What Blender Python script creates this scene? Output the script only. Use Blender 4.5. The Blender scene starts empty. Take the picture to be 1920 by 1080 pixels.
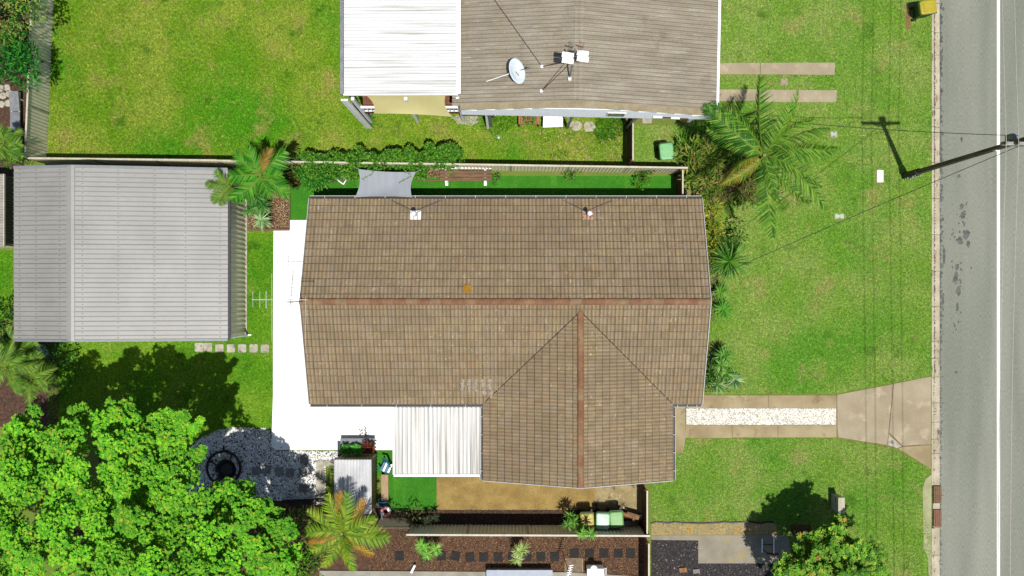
import bpy, math, random
import numpy as np
from mathutils import Vector, Matrix, Quaternion

random.seed(7)
rng = np.random.default_rng(11)
scene = bpy.context.scene
C = scene.collection

# ---------------------------------------------------------------- camera, sky, sun, exposure
CAM_H, FPX, NX, NY = 44.0, 1936.0, 960.0, 555.0     # drone height, focal length in photo pixels, nadir point
cam = bpy.data.cameras.new('camera')
cam.lens = 36.0 * FPX / 1920.0
cam.sensor_width = 36.0
cam.shift_y = 15.0 / 1920.0
cam.clip_end = 2000
cam_o = bpy.data.objects.new('camera', cam)
cam_o.location = (0, 0, CAM_H)
C.objects.link(cam_o)
scene.camera = cam_o

SUN_TRAVEL = Vector((-0.10, 0.232, -1.0)).normalized()
elev = math.asin(-SUN_TRAVEL.z)
azim = math.atan2(-SUN_TRAVEL.x, -SUN_TRAVEL.y)
w = bpy.data.worlds.new('World'); scene.world = w; w.use_nodes = True
nt = w.node_tree
sky = nt.nodes.new('ShaderNodeTexSky'); sky.sky_type = 'NISHITA'; sky.sun_disc = False
sky.sun_elevation = elev; sky.sun_rotation = azim
bg = nt.nodes['Background']; bg.inputs['Strength'].default_value = 0.075
nt.links.new(sky.outputs['Color'], bg.inputs['Color'])
sun = bpy.data.lights.new('sun', 'SUN'); sun.energy = 4.5; sun.angle = math.radians(0.5)
sun.color = (1.0, 0.965, 0.91)
sun_o = bpy.data.objects.new('sun', sun); sun_o.rotation_euler = SUN_TRAVEL.to_track_quat('-Z', 'Y').to_euler()
C.objects.link(sun_o)
vs = scene.view_settings
vs.view_transform = 'Standard'; vs.look = 'None'; vs.gamma = 1.0; vs.use_curve_mapping = False
vs.exposure = 0.42

# ---------------------------------------------------------------- helpers
def P(px, py, h=0.0):
    k = (CAM_H - h) / FPX
    return Vector(((px - NX) * k, (NY - py) * k, h))

def lin(c):
    c /= 255.0
    return c / 12.92 if c <= 0.04045 else ((c + 0.055) / 1.055) ** 2.4
EE = 2.0
def A(r, g, b):
    """base colour of a surface that shows this sRGB colour in full sun"""
    return (min(lin(r) / EE, .85), min(lin(g) / EE, .85), min(lin(b) / EE, .85))

MATS = {}
def mat(name, col, col2=None, scale=6.0, rough=0.8, fine=0.25, fscale=60.0, bump=0.0, metal=0.0, spec=0.3,
        attr=False, trans=0.0, stretch=(1, 1, 1), thr=(0.35, 0.65), detail=5.0, blotch=None, coords='world'):
    if name in MATS: return MATS[name]
    m = bpy.data.materials.new(name); m.use_nodes = True
    n, l = m.node_tree.nodes, m.node_tree.links
    b = n['Principled BSDF']; out = n['Material Output']
    b.inputs['Roughness'].default_value = rough; b.inputs['Metallic'].default_value = metal
    b.inputs['Specular IOR Level'].default_value = spec
    if coords == 'world':
        g = n.new('ShaderNodeNewGeometry'); src = g.outputs['Position']
    else:
        g = n.new('ShaderNodeTexCoord'); src = g.outputs['Object']
    mp = n.new('ShaderNodeMapping'); mp.inputs['Scale'].default_value = stretch
    l.new(src, mp.inputs['Vector'])
    if col2 is None: col2 = tuple(c * 0.8 for c in col)
    n1 = n.new('ShaderNodeTexNoise'); n1.inputs['Scale'].default_value = scale; n1.inputs['Detail'].default_value = detail
    l.new(mp.outputs['Vector'], n1.inputs['Vector'])
    mr = n.new('ShaderNodeMapRange'); mr.inputs['From Min'].default_value = thr[0]; mr.inputs['From Max'].default_value = thr[1]
    l.new(n1.outputs['Fac'], mr.inputs['Value'])
    mx = n.new('ShaderNodeMix'); mx.data_type = 'RGBA'
    mx.inputs['A'].default_value = (*col, 1); mx.inputs['B'].default_value = (*col2, 1)
    l.new(mr.outputs['Result'], mx.inputs['Factor'])
    cur = mx.outputs['Result']
    if blotch:                                        # (colour, scale, lo, hi, stretch): patches with a shape of their own
        for bc, bs, lo, hi, bst in blotch:
            mp2 = n.new('ShaderNodeMapping'); mp2.inputs['Scale'].default_value = bst
            mp2.inputs['Location'].default_value = (bs * 3.1, bs * 1.7, 0)
            l.new(src, mp2.inputs['Vector'])
            nb = n.new('ShaderNodeTexNoise'); nb.inputs['Scale'].default_value = bs; nb.inputs['Detail'].default_value = 6
            l.new(mp2.outputs['Vector'], nb.inputs['Vector'])
            r2 = n.new('ShaderNodeMapRange'); r2.inputs['From Min'].default_value = lo; r2.inputs['From Max'].default_value = hi
            l.new(nb.outputs['Fac'], r2.inputs['Value'])
            m2 = n.new('ShaderNodeMix'); m2.data_type = 'RGBA'; m2.inputs['B'].default_value = (*bc, 1)
            l.new(r2.outputs['Result'], m2.inputs['Factor']); l.new(cur, m2.inputs['A'])
            cur = m2.outputs['Result']
    n2 = n.new('ShaderNodeTexNoise'); n2.inputs['Scale'].default_value = fscale; n2.inputs['Detail'].default_value = 3
    l.new(mp.outputs['Vector'], n2.inputs['Vector'])
    r3 = n.new('ShaderNodeMapRange'); r3.inputs['From Min'].default_value = 0.25; r3.inputs['From Max'].default_value = 0.75
    r3.inputs['To Min'].default_value = 1 - fine; r3.inputs['To Max'].default_value = 1 + fine
    l.new(n2.outputs['Fac'], r3.inputs['Value'])
    mu = n.new('ShaderNodeMix'); mu.data_type = 'RGBA'; mu.blend_type = 'MULTIPLY'; mu.inputs['Factor'].default_value = 1
    l.new(cur, mu.inputs['A']); l.new(r3.outputs['Result'], mu.inputs['B'])
    cur = mu.outputs['Result']
    if attr:
        at = n.new('ShaderNodeAttribute'); at.attribute_name = 'Col'
        m3 = n.new('ShaderNodeMix'); m3.data_type = 'RGBA'; m3.blend_type = 'MULTIPLY'; m3.inputs['Factor'].default_value = 1
        l.new(cur, m3.inputs['A']); l.new(at.outputs['Color'], m3.inputs['B']); cur = m3.outputs['Result']
    l.new(cur, b.inputs['Base Color'])
    if bump > 0:
        bp = n.new('ShaderNodeBump'); bp.inputs['Strength'].default_value = min(bump, 1.0); bp.inputs['Distance'].default_value = 0.02
        l.new(n2.outputs['Fac'], bp.inputs['Height']); l.new(bp.outputs['Normal'], b.inputs['Normal'])
    if trans > 0:
        tr = n.new('ShaderNodeBsdfTranslucent'); l.new(cur, tr.inputs['Color'])
        ms = n.new('ShaderNodeMixShader'); ms.inputs['Fac'].default_value = trans
        l.new(b.outputs['BSDF'], ms.inputs[1]); l.new(tr.outputs['BSDF'], ms.inputs[2]); l.new(ms.outputs['Shader'], out.inputs['Surface'])
    MATS[name] = m
    return m

def wloc(o):
    v = Vector((0, 0, 0))
    while o is not None:
        v += o.location; o = o.parent
    return v

def tag(o, label=None, cat=None, group=None, kind=None):
    if label: o['label'] = label
    if cat: o['category'] = cat
    if group: o['group'] = group
    if kind: o['kind'] = kind
    return o

def thing(name, loc, label, cat, group=None, rz=0.0):
    o = bpy.data.objects.new(name, None); o.empty_display_size = 0.2
    o.location = loc; o.rotation_euler = (0, 0, rz); C.objects.link(o)
    return tag(o, label, cat, group)

def link(name, me, m, parent=None, loc=(0, 0, 0)):
    o = bpy.data.objects.new(name, me); o.location = loc
    if m and not me.materials: me.materials.append(m)
    C.objects.link(o)
    if parent: o.parent = parent
    return o

class MB:
    def __init__(s): s.v = []; s.f = []; s.c = []
    def add(s, vs_, fs):
        k = len(s.v); s.v += [tuple(p) for p in vs_]; s.f += [tuple(i + k for i in f) for f in fs]; return s
    def obox(s, c, ax, ay, az):
        c, ax, ay, az = Vector(c), Vector(ax), Vector(ay), Vector(az)
        vv = [c + sx * ax + sy * ay + sz * az for sz in (-1, 1) for sy in (-1, 1) for sx in (-1, 1)]
        return s.add(vv, [(0, 2, 3, 1), (4, 5, 7, 6), (0, 1, 5, 4), (2, 6, 7, 3), (0, 4, 6, 2), (1, 3, 7, 5)])
    def box(s, x0, x1, y0, y1, z0, z1):
        return s.obox(((x0 + x1) / 2, (y0 + y1) / 2, (z0 + z1) / 2), ((x1 - x0) / 2, 0, 0), (0, (y1 - y0) / 2, 0), (0, 0, (z1 - z0) / 2))
    def bar(s, a, b, wd, ht=None):
        a, b = Vector(a), Vector(b); ht = ht or wd
        d = (b - a); L = d.length; d.normalize()
        up = Vector((0, 0, 1)) if abs(d.z) < .95 else Vector((0, 1, 0))
        sd = d.cross(up).normalized(); u = sd.cross(d)
        return s.obox((a + b) / 2, d * L / 2, sd * wd / 2, u * ht / 2)
    def tube(s, pts, r, n=8, cap=True):
        pts = [Vector(p) for p in pts]; k = len(pts)
        rs = r if isinstance(r, (list, tuple)) else [r] * k
        vv = []; 
        for i, p in enumerate(pts):
            d = (pts[min(i + 1, k - 1)] - pts[max(i - 1, 0)]).normalized()
            up = Vector((0, 0, 1)) if abs(d.z) < .9 else Vector((1, 0, 0))
            a = d.cross(up).normalized(); b = a.cross(d)
            for j in range(n):
                t = 2 * math.pi * j / n
                vv.append(p + (a * math.cos(t) + b * math.sin(t)) * rs[i])
        ff = [(i * n + j, i * n + (j + 1) % n, (i + 1) * n + (j + 1) % n, (i + 1) * n + j) for i in range(k - 1) for j in range(n)]
        if cap: ff += [tuple(range(n))[::-1], tuple((k - 1) * n + j for j in range(n))]
        return s.add(vv, ff)
    def lathe(s, c, prof, n=20):
        c = Vector(c); vv = []; k = len(prof)
        for r, z in prof:
            for j in range(n):
                t = 2 * math.pi * j / n; vv.append(c + Vector((r * math.cos(t), r * math.sin(t), z)))
        ff = [(i * n + j, i * n + (j + 1) % n, (i + 1) * n + (j + 1) % n, (i + 1) * n + j) for i in range(k - 1) for j in range(n)]
        ff += [tuple(range(n))[::-1], tuple((k - 1) * n + j for j in range(n))]
        return s.add(vv, ff)
    def prism(s, pts, z0, z1):
        n = len(pts)
        area = sum(pts[i][0] * pts[(i + 1) % n][1] - pts[(i + 1) % n][0] * pts[i][1] for i in range(n))
        if area < 0: pts = pts[::-1]
        vv = [(p[0], p[1], z0) for p in pts] + [(p[0], p[1], z1) for p in pts]
        ff = [tuple(range(n))[::-1], tuple(range(n, 2 * n))] + [(i, (i + 1) % n, n + (i + 1) % n, n + i) for i in range(n)]
        return s.add(vv, ff)
    def build(s, name, m, parent=None, origin=None, smooth=False):
        o0 = wloc(parent) if parent else Vector(origin or (0, 0, 0))
        me = bpy.data.meshes.new(name)
        me.from_pydata([(x - o0.x, y - o0.y, z - o0.z) for x, y, z in s.v], [], s.f)
        if smooth: me.polygons.foreach_set('use_smooth', [True] * len(me.polygons))
        me.update()
        return link(name, me, m, parent, (0, 0, 0) if parent else o0)

def np_mesh(name, v, f, col=None):
    """v (N,3), f (M,k) ints, col (M,3) face colour"""
    me = bpy.data.meshes.new(name); M, k = f.shape
    me.vertices.add(len(v)); me.vertices.foreach_set('co', np.ascontiguousarray(v, dtype=np.float32).ravel())
    me.loops.add(M * k); me.loops.foreach_set('vertex_index', np.ascontiguousarray(f, dtype=np.int32).ravel())
    me.polygons.add(M); me.polygons.foreach_set('loop_start', np.arange(0, M * k, k, dtype=np.int32))
    if col is not None:
        a = me.attributes.new('Col', 'FLOAT_COLOR', 'FACE')
        cc = np.ones((M, 4), dtype=np.float32); cc[:, :3] = col; a.data.foreach_set('color', cc.ravel())
    me.update(calc_edges=True); me.validate(); me.shade_flat()
    return me

def in_poly(pts, poly):
    x, y = pts[:, 0], pts[:, 1]; inside = np.zeros(len(pts), bool); n = len(poly); j = n - 1
    for i in range(n):
        xi, yi = poly[i][:2]; xj, yj = poly[j][:2]
        if yi != yj:
            c = ((yi > y) != (yj > y)) & (x < (xj - xi) * (y - yi) / (yj - yi) + xi); inside ^= c
        j = i
    return inside

def scatter(poly, dens, holes=()):
    p = np.array([q[:2] for q in poly]); lo, hi = p.min(0), p.max(0)
    n = int(dens * np.prod(hi - lo)); pts = rng.random((n, 2)) * (hi - lo) + lo
    k = in_poly(pts, poly)
    for h in holes: k &= ~in_poly(pts, h)
    return pts[k]

def poly_px(pts, h=0.0): return [P(x, y, h) for x, y in pts]

def sheet(name, pts, z0, z1, m, kind='structure', parent=None):
    o = MB().prism([(p.x, p.y) for p in pts], z0, z1).build(name, m, parent)
    if parent is None: o['kind'] = kind
    return o

def norm(a): return a / np.maximum(np.linalg.norm(a, axis=1, keepdims=True), 1e-6)

def leaf_cards(base, d, up, L, W, col, fold=0.0):
    """diamond leaves: base (N,3), direction d, approx up normal, lengths, widths, colours -> verts, quads, colours"""
    d = norm(d); s = norm(np.cross(d, up)); nrm = np.cross(s, d)
    L = L[:, None]; W = W[:, None]
    v = np.stack([base, base + d * L * .45 + s * W * .5 + nrm * fold * W, base + d * L, base + d * L * .45 - s * W * .5 + nrm * fold * W], 1).reshape(-1, 3)
    f = np.arange(len(base) * 4).reshape(-1, 4)
    return v, f, col

def rand_dirs(n, zmin=-1.0, zmax=1.0):
    z = rng.uniform(zmin, zmax, n); t = rng.uniform(0, 2 * np.pi, n); r = np.sqrt(np.maximum(1 - z * z, 0))
    return np.stack([r * np.cos(t), r * np.sin(t), z], 1)

def pick_cols(n, cols, jit=0.18, wts=None):
    c = np.array(cols, dtype=float); k = rng.choice(len(c), n, p=wts)
    return c[k] * (1 + rng.uniform(-jit, jit, (n, 1)))

# ---------------------------------------------------------------- materials
WHITE = (1.0, 1.0, 1.0)
m_leaf = mat('leaf', (1.45, 1.45, 1.3), (1.25, 1.25, 1.1), attr=True, trans=.3, rough=.6, spec=.2, fine=.12, fscale=25)
m_tree_leaf = mat('tree_leaf', (1.5, 1.5, 1.35), (1.2, 1.2, 1.05), attr=True, trans=.14, rough=.6, spec=.2, fine=.15, fscale=6)
m_bark = mat('bark', A(120, 100, 80), A(80, 65, 50), scale=9, bump=.5, stretch=(1, 1, .3))
m_white = mat('white_paint', (.72, .72, .71), (.66, .66, .64), scale=3, rough=.5, fine=.05)
m_white_dirty = mat('weathered_white_sheet', (.52, .515, .49), (.15, .14, .115), scale=1.3, stretch=(16, .16, 1), thr=(.46, .72), rough=.6, fine=.15, fscale=12)
m_grey_steel = mat('galvanised_steel', A(165, 168, 170), A(140, 143, 146), rough=.4, metal=.3, fine=.08)
m_trim = mat('trim_paint', (.40, .40, .39), (.33, .33, .32), rough=.6, fine=.1)
m_dark_steel = mat('dark_steel', A(60, 62, 68), rough=.5, fine=.1)
m_black = mat('black_plastic', (.012, .012, .013), rough=.5, fine=.1)
m_timber = mat('weathered_timber', A(150, 118, 90), A(115, 88, 66), scale=3, stretch=(1, 8, 1), fine=.2, rough=.85)
m_timber_brown = mat('stained_timber', A(118, 66, 44), A(80, 44, 30), scale=3, stretch=(4, 4, .6), fine=.2)
m_mulch = mat('mulch_soil', A(110, 80, 58), A(70, 48, 34), scale=9, fine=.5, fscale=70, bump=.6)
m_chip = mat('bark_chip', WHITE, (.8, .8, .8), attr=True, fine=.2)
m_soil = mat('bare_soil', A(165, 140, 100), A(130, 105, 70), scale=4, fine=.3, fscale=50, bump=.4)

def lawn_mat(name, a, b, c, d, blades=False):
    return mat(name, a, b, scale=.55, thr=(.38, .62), fine=.26, fscale=9, rough=.9, spec=.15, detail=7, attr=blades,
               trans=.15 if blades else 0,
               blotch=[(c, .22, .50, .64, (1, 1, 1)), (d, .8, .56, .74, (1, 1, 1)), (tuple(x * .62 for x in c), 1.1, .60, .76, (1, 1, 1)), (d, 3.6, .62, .74, (1, 1, 1))])
g_rear = (A(104, 145, 28), A(134, 155, 54), A(80, 142, 22), A(150, 147, 78))
g_front = (A(110, 150, 50), A(132, 157, 74), A(94, 146, 42), A(146, 150, 84))
g_side = (A(94, 146, 26), A(114, 154, 38), A(74, 134, 18), A(124, 154, 52))
def br(cs, k): return tuple(tuple(x * k for x in c) for c in cs)
LAWNS = {}
for nm, g in (('rear', g_rear), ('front', g_front), ('side', g_side)):
    LAWNS[nm] = (lawn_mat('lawn_' + nm, *br(g, 1.05)), lawn_mat('blades_' + nm, *br(g, 1.8), blades=True))

m_asphalt = mat('asphalt', A(158, 161, 145), A(144, 148, 133), scale=.5, stretch=(2.2, .25, 1), fine=.3, fscale=30, rough=.9, spec=.2, bump=.25,
                blotch=[(A(172, 174, 158), .35, .5, .7, (1.5, .15, 1))])
m_concrete = mat('old_concrete', A(196, 180, 140), A(170, 150, 112), scale=1.1, fine=.12, fscale=35, rough=.9,
                 blotch=[(A(150, 128, 92), 2.2, .56, .72, (1, 1, 1))])
m_concrete2 = mat('pinkish_concrete', A(196, 182, 152), A(176, 160, 130), scale=.9, fine=.14, fscale=30, rough=.9,
                  blotch=[(A(208, 190, 156), 2.0, .55, .68, (1, 1, 1))])
m_kerb = mat('kerb_concrete', A(222, 212, 186), A(194, 182, 154), scale=2.0, fine=.15, fscale=25, rough=.9, blotch=[(A(120, 110, 88), 3.5, .6, .7, (1.8, .5, 1))])
m_patio = mat('white_painted_concrete', (.80, .80, .79), (.72, .72, .70), scale=.8, fine=.05, rough=.6)
m_turf = mat('artificial_turf', A(66, 150, 22), A(52, 134, 16), scale=2.5, fine=.18, fscale=40, rough=.9, bump=.3, blotch=[(A(84, 160, 34), 1.0, .55, .7, (3, .3, 1))])
m_aggregate = mat('exposed_aggregate', A(186, 158, 92), A(160, 132, 74), scale=1.6, fine=.4, fscale=42, rough=.9, bump=.5)
m_gravel = mat('gravel_base', A(150, 146, 138), A(104, 100, 94), scale=14, fine=.5, fscale=55, bump=.6)
m_pebble = mat('pebble', WHITE, (.86, .86, .86), attr=True, rough=.7, fine=.1)
m_paver = mat('pale_paver', A(214, 208, 190), A(180, 172, 150), scale=5, fine=.15, fscale=30, rough=.85, blotch=[(A(120, 112, 96), 5, .58, .68, (1, 1, 1))])
m_black_paver = mat('dark_paver', (.006, .0055, .005), (.012, .010, .009), scale=6, rough=.8)

# ---------------------------------------------------------------- ground, road, kerb
XK = P(1764, 0).x; XE = XK + 7.0
gm = MB()
xs = [(-300, 0), (P(1747, 0).x, 0), (P(1747, 0).x + .02, -.14), (XE, -.14), (XE + .02, 0), (300, 0)]
for (x0, z0), (x1, z1) in zip(xs[:-1], xs[1:]):
    gm.add([(x0, -300, z0), (x1, -300, z1), (x1, 300, z1), (x0, 300, z0)], [(0, 1, 2, 3)])
tag(gm.build('ground', mat('ground_grass', A(112, 142, 46), A(132, 142, 64), scale=.6, fine=.3, fscale=20, rough=.95)), kind='structure')
road = MB().add([(XK, -300, -.132), (XE, -300, -.132), (XE, 300, -.132), (XK, 300, -.132)], [(0, 1, 2, 3)]).build('road', m_asphalt)
road['kind'] = 'structure'
xl = P(1872, 0, -.13).x
line = MB().add([(xl - .065, -300, -.127), (xl + .065, -300, -.127), (xl + .065, 300, -.127), (xl - .065, 300, -.127)], [(0, 1, 2, 3)]).build('road_marking', mat('worn_line_paint', (.72, .72, .70), (.62, .62, .59), scale=3, fine=.12, fscale=30, blotch=[(A(150, 152, 138), 18, .66, .72, (1, .6, 1))]))
line['kind'] = 'structure'
# dark oil spots dropped on the lane
m_oil = mat('oil_stain', A(76, 78, 72), A(112, 114, 104), scale=6, rough=.6)
def blob(cx, cy, rx, ry, z, n=14, jag=.35):
    return [(cx + rx * math.cos(t) * (1 + random.uniform(-jag, jag)), cy + ry * math.sin(t) * (1 + random.uniform(-jag, jag))) for t in [2 * math.pi * i / n for i in range(n)]]
for (px, py, rx, ry) in [(1803, 388, 6, 9), (1806, 404, 7, 10), (1812, 440, 10, 12), (1800, 452, 8, 10), (1815, 458, 6, 8), (1794, 500, 5, 9), (1792, 520, 6, 14), (1797, 546, 5, 12),
                         (1795, 575, 4, 9), (1793, 698, 5, 4), (1770, 480, 4, 22), (1768, 560, 3, 18), (1808, 420, 3, 5), (1790, 610, 3, 5), (1801, 528, 3, 5), (1798, 330, 5, 5), (1803, 262, 3, 6)]:
    c = P(px, py, -.13); pts = blob(c.x, c.y, rx / 60, ry / 60, 0)
    MB().add([(x, y, -.129) for x, y in pts], [tuple(range(len(pts)))]).build('oil_stain', m_oil, road)
m_ramp = mat('faded_red_timber', A(156, 112, 88), A(130, 92, 72), scale=4, stretch=(8, 1, 1))
ep = []
for _ in range(900):
    yy = random.uniform(-16, 16); rr = random.uniform(.015, .07) * (1 if yy > -2 else .6)
    ep.append((XK + abs(random.gauss(0, .06)), yy, rr))
for _ in range(70): 
    c = P(1800 + random.gauss(0, 10), random.uniform(370, 640)); ep.append((c.x, c.y, random.uniform(.015, .05)))
for _ in range(260): ep.append((random.uniform(XK, XK + 3.6), random.uniform(-13, 13), random.uniform(.006, .016)))
vv_, ff_ = [], []
for x, y, r in ep:
    k0 = len(vv_); n_ = 7; vv_ += [(x + r * math.cos(q) * random.uniform(.6, 1.2), y + r * math.sin(q) * random.uniform(.7, 1.6), -.1295 - .0005 * random.random()) for q in [2 * math.pi * i / n_ for i in range(n_)]]; ff_.append(tuple(range(k0, k0 + n_)))
mb = MB(); mb.v = vv_; mb.f = ff_; o = mb.build('tar_specks', m_oil, road); o['kind'] = 'stuff'
# kerb: concrete lip and channel stones
kerb = bpy.data.objects.new('kerb', None); C.objects.link(kerb); kerb['kind'] = 'structure'
joints = [-600, -420, -300, -180, -90, 5, 60, 102, 202, 238, 305, 372, 440, 508, 575, 640, 672, 707, 756, 792, 824, 851, 911, 990, 1042, 1110, 1200, 1330, 1500]
for a, b in zip(joints[:-1], joints[1:]):
    y0, y1 = P(0, b).y + .012, P(0, a).y - .012
    if a == 911:
        MB().prism([(P(1751, 0).x, y0), (XK, y0), (XK, y1), (P(1751, 0).x, y1)], -.2, -.11).build('kerb_stone', m_kerb, kerb)
        for pa, pb in ((912, 944), (956, 988)):
            for q in range(4):
                ya = P(0, pb).y; yb = P(0, pa).y; xa = P(1751, 0).x + .005 + q * .085
                MB().box(xa, xa + .078, ya, yb, -.109, -.03 + .004 * (q % 2)).build('ramp_board', m_timber if pa == 912 else m_ramp, kerb)
        continue
    lo = 707 <= a <= 851
    zt = -.06 if lo else .035
    xa = P(1746, 0).x + .002
    prof = [(xa, -.2), (XK - .002, -.2), (XK - .002, -.118 + random.uniform(0, .006)), (xa + .16, -.125), (xa + .1, zt), (xa, zt + .01)]
    n = len(prof); k = MB()
    k.add([(x, y0, z) for x, z in prof] + [(x, y1, z) for x, z in prof],
          [tuple(range(n)), tuple(range(n, 2 * n))[::-1]] + [(i, n + i, n + (i + 1) % n, (i + 1) % n) for i in range(n)])
    k.build('kerb_stone', m_kerb, kerb)
# leaf litter lying in the channel and along the asphalt edge
lit = []
for a, b, dens in ((-60, 320, 500), (320, 700, 360), (700, 1100, 60)):
    pl = [P(1749, a), P(1754, a), P(1754, b), P(1749, b)]; lit.append(scatter(pl, dens * 5))
pts = np.concatenate(lit); n = len(pts)
bs = np.c_[pts, np.full(n, -.118)]
v, f, c = leaf_cards(bs, rand_dirs(n, .0, .3), rand_dirs(n, .7, 1), rng.uniform(.04, .1, n), rng.uniform(.02, .05, n), pick_cols(n, [A(110, 98, 72), A(80, 72, 52), A(140, 124, 88)]))
tag(link('leaf_litter', np_mesh('leaf_litter', v, f, c), m_chip), 'dry leaf litter lying in the concrete kerb channel', 'leaf litter', kind='stuff')

# ---------------------------------------------------------------- lawns and other ground surfaces
strips = [poly_px([(1340, 118), (1565, 118), (1565, 140), (1340, 140)]), poly_px([(1340, 169), (1568, 169), (1568, 191), (1340, 191)]),
          poly_px([(1463, 147), (1478, 147), (1478, 162), (1463, 162)]), poly_px([(1642, 317), (1658, 317), (1658, 344), (1642, 344)]),
          poly_px([(1564, 400), (1583, 400), (1583, 411), (1564, 411)]), poly_px([(1555, 246), (1570, 246), (1570, 258), (1555, 258)])]
L_rear = [(99, -40), (700, -40), (700, 196), (860, 200), (1168, 206), (1168, 312), (880, 310), (430, 303), (86, 301)]
L_front = [(1186, 235), (1300, 235), (1290, -40), (1746, -40), (1746, 705), (1676, 717), (1568, 738), (1308, 738), (1306, 385), (1283, 375), (1283, 322), (1186, 306)]
L_low = [(1222, 860), (1262, 852), (1287, 822), (1568, 822), (1666, 838), (1740, 878), (1730, 905), (1730, 960), (1747, 1000), (1747, 1120), (1480, 1120), (1452, 978), (1400, 977), (1350, 981), (1310, 976), (1270, 982), (1222, 979)]
L_side = [(463, 432), (513, 434), (513, 830), (450, 802), (400, 815), (360, 835), (90, 800), (90, 625), (463, 625)]
L_left = [(-60, 470), (24, 470), (24, 600), (-60, 600)]
for nm, poly, holes, dens in (('rear', L_rear, [], 1500), ('front', L_front, strips, 1000), ('front', L_low, [], 1100), ('side', L_side, [poly_px([(362, 640), (508, 642), (508, 662), (362, 662)])], 1000), ('side', L_left, [], 900)):
    pl = poly_px(poly)
    if nm == 'front' and poly is L_front:
        pass
    sheet('lawn', pl, -.05, .004, LAWNS[nm][0])
    pts = scatter(pl, dens, holes); n = len(pts)
    t = rng.uniform(0, 2 * np.pi, n); hgt = rng.uniform(.015, .05 if nm != 'rear' else .085, n); ln = rng.uniform(.02, .07 if nm != 'rear' else .09, n)
    wd = rng.uniform(.012, .03, n)
    bs = np.c_[pts, np.full(n, .004)]; d = np.c_[np.cos(t), np.sin(t), np.zeros(n)]; s = np.c_[-np.sin(t), np.cos(t), np.zeros(n)]
    v = np.stack([bs - s * wd[:, None], bs + s * wd[:, None], bs + d * ln[:, None] + np.c_[np.zeros((n, 2)), hgt]], 1).reshape(-1, 3)
    br_ = rng.uniform(.55, 1.4, (n, 1)); col = np.c_[br_ * rng.uniform(.9, 1.15, (n, 1)), br_, br_ * rng.uniform(.7, 1.2, (n, 1))]
    tag(link('lawn_grass', np_mesh('lawn_grass', v, np.arange(3 * n).reshape(-1, 3), col), LAWNS[nm][1]),
        {'rear': 'rough mown grass of the rear lawn beside the white patio roof', 'front': 'short grass of the front lawn by the road', 'side': 'short grass beside the grey garage'}[nm], 'grass', kind='stuff')
# longer clumps standing up in the neighbour's yard
def tuft_patch(poly, dens, L, cols, label, z=.004):
    pts = scatter(poly_px(poly), dens); n = len(pts)
    d = rand_dirs(n, .25, .9)
    v, f, c = leaf_cards(np.c_[pts, np.full(n, z)], d, rand_dirs(n, .5, 1), rng.uniform(.5, 1, n) * L, rng.uniform(.02, .05, n), pick_cols(n, cols))
    return tag(link('grass_clump', np_mesh('grass_clump', v, f, c), m_leaf), label, 'grass', kind='stuff')
GRN = [A(50, 120, 20), A(80, 145, 30), A(110, 160, 40)]
tuft_patch([(1120, 222), (1170, 216), (1172, 240), (1155, 262), (1125, 268), (1112, 250)], 700, .28, GRN, 'long dark green grass clump beside the brown side gate')
tuft_patch([(890, 208), (975, 212), (965, 232), (935, 255), (905, 245)], 500, .2, GRN, 'long bright grass round the black pot by the pale wall')
tuft_patch([(660, 190), (690, 186), (706, 225), (720, 240), (690, 240), (668, 215)], 500, .2, GRN, 'long grass below the white patio beam')
tuft_patch([(1030, 290), (1060, 280), (1070, 298), (1030, 300)], 400, .18, GRN, 'grass tuft on the stony ground by the north fence')

sheet('stony_ground', poly_px([(900, 240), (990, 246), (1168, 240), (1168, 300), (1000, 304), (960, 285), (905, 268)]), 0, .0062,
      mat('stony_soil', A(140, 148, 50), A(166, 152, 84), scale=1.2, fine=.35, fscale=30, blotch=[(A(196, 172, 120), 6, .56, .66, (1, 1, 1)), (A(104, 144, 34), .9, .52, .64, (1, 1, 1))]))
pts = scatter(poly_px([(1000, 245), (1168, 242), (1168, 299), (1010, 299)]), 55); n = len(pts)
v, f, c = leaf_cards(np.c_[pts, np.full(n, .02)], rand_dirs(n, 0, .2), rand_dirs(n, .8, 1), rng.uniform(.04, .12, n), rng.uniform(.03, .07, n), pick_cols(n, [A(225, 205, 150), A(200, 170, 110)]))
tag(link('fallen_leaves', np_mesh('fallen_leaves', v, f, c), m_chip), 'pale dry leaves scattered on the stony ground beside the north fence', 'leaves', kind='stuff')

# neighbour's two concrete wheel strips
nd = bpy.data.objects.new('neighbour_driveway', None); C.objects.link(nd); nd['kind'] = 'structure'
for x0, x1, y0, y1 in ((1330, 1424, 118, 139), (1425, 1565, 118, 140), (1330, 1422, 168, 190), (1423, 1568, 169, 191)):
    c = poly_px([(x0 + .4, y0), (x1, y0), (x1, y1), (x0 + .4, y1)])
    MB().prism([(p.x + random.uniform(-.02, .02), p.y + random.uniform(-.02, .02)) for p in c], 0, .035).build('slab', m_concrete2, nd)
def cover(name, x0, x1, y0, y1, m, label, cat='cover', z=.04):
    c = (P(x0, y0) + P(x1, y1)) / 2; t = thing(name, (c.x, c.y, 0), label, cat)
    a, b = P(x0, y1), P(x1, y0)
    MB().box(a.x, b.x, a.y, b.y, 0, z * .6).build('frame', m_concrete, t)
    d = .035; MB().box(a.x + d, b.x - d, a.y + d, b.y - d, z * .6 + .002, z).build('lid', m, t)
    for s in (-1, 1): MB().box(c.x - .04, c.x + .04, c.y + s * (b.y - a.y) * .3 - .012, c.y + s * (b.y - a.y) * .3 + .012, z + .001, z + .008).build('lifting_slot', m_dark_steel, t)
    return t
cover('paver', 1463, 1477, 147, 161, m_concrete2, 'square grey paver on grass between the two concrete wheel strips', 'paver')
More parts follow.
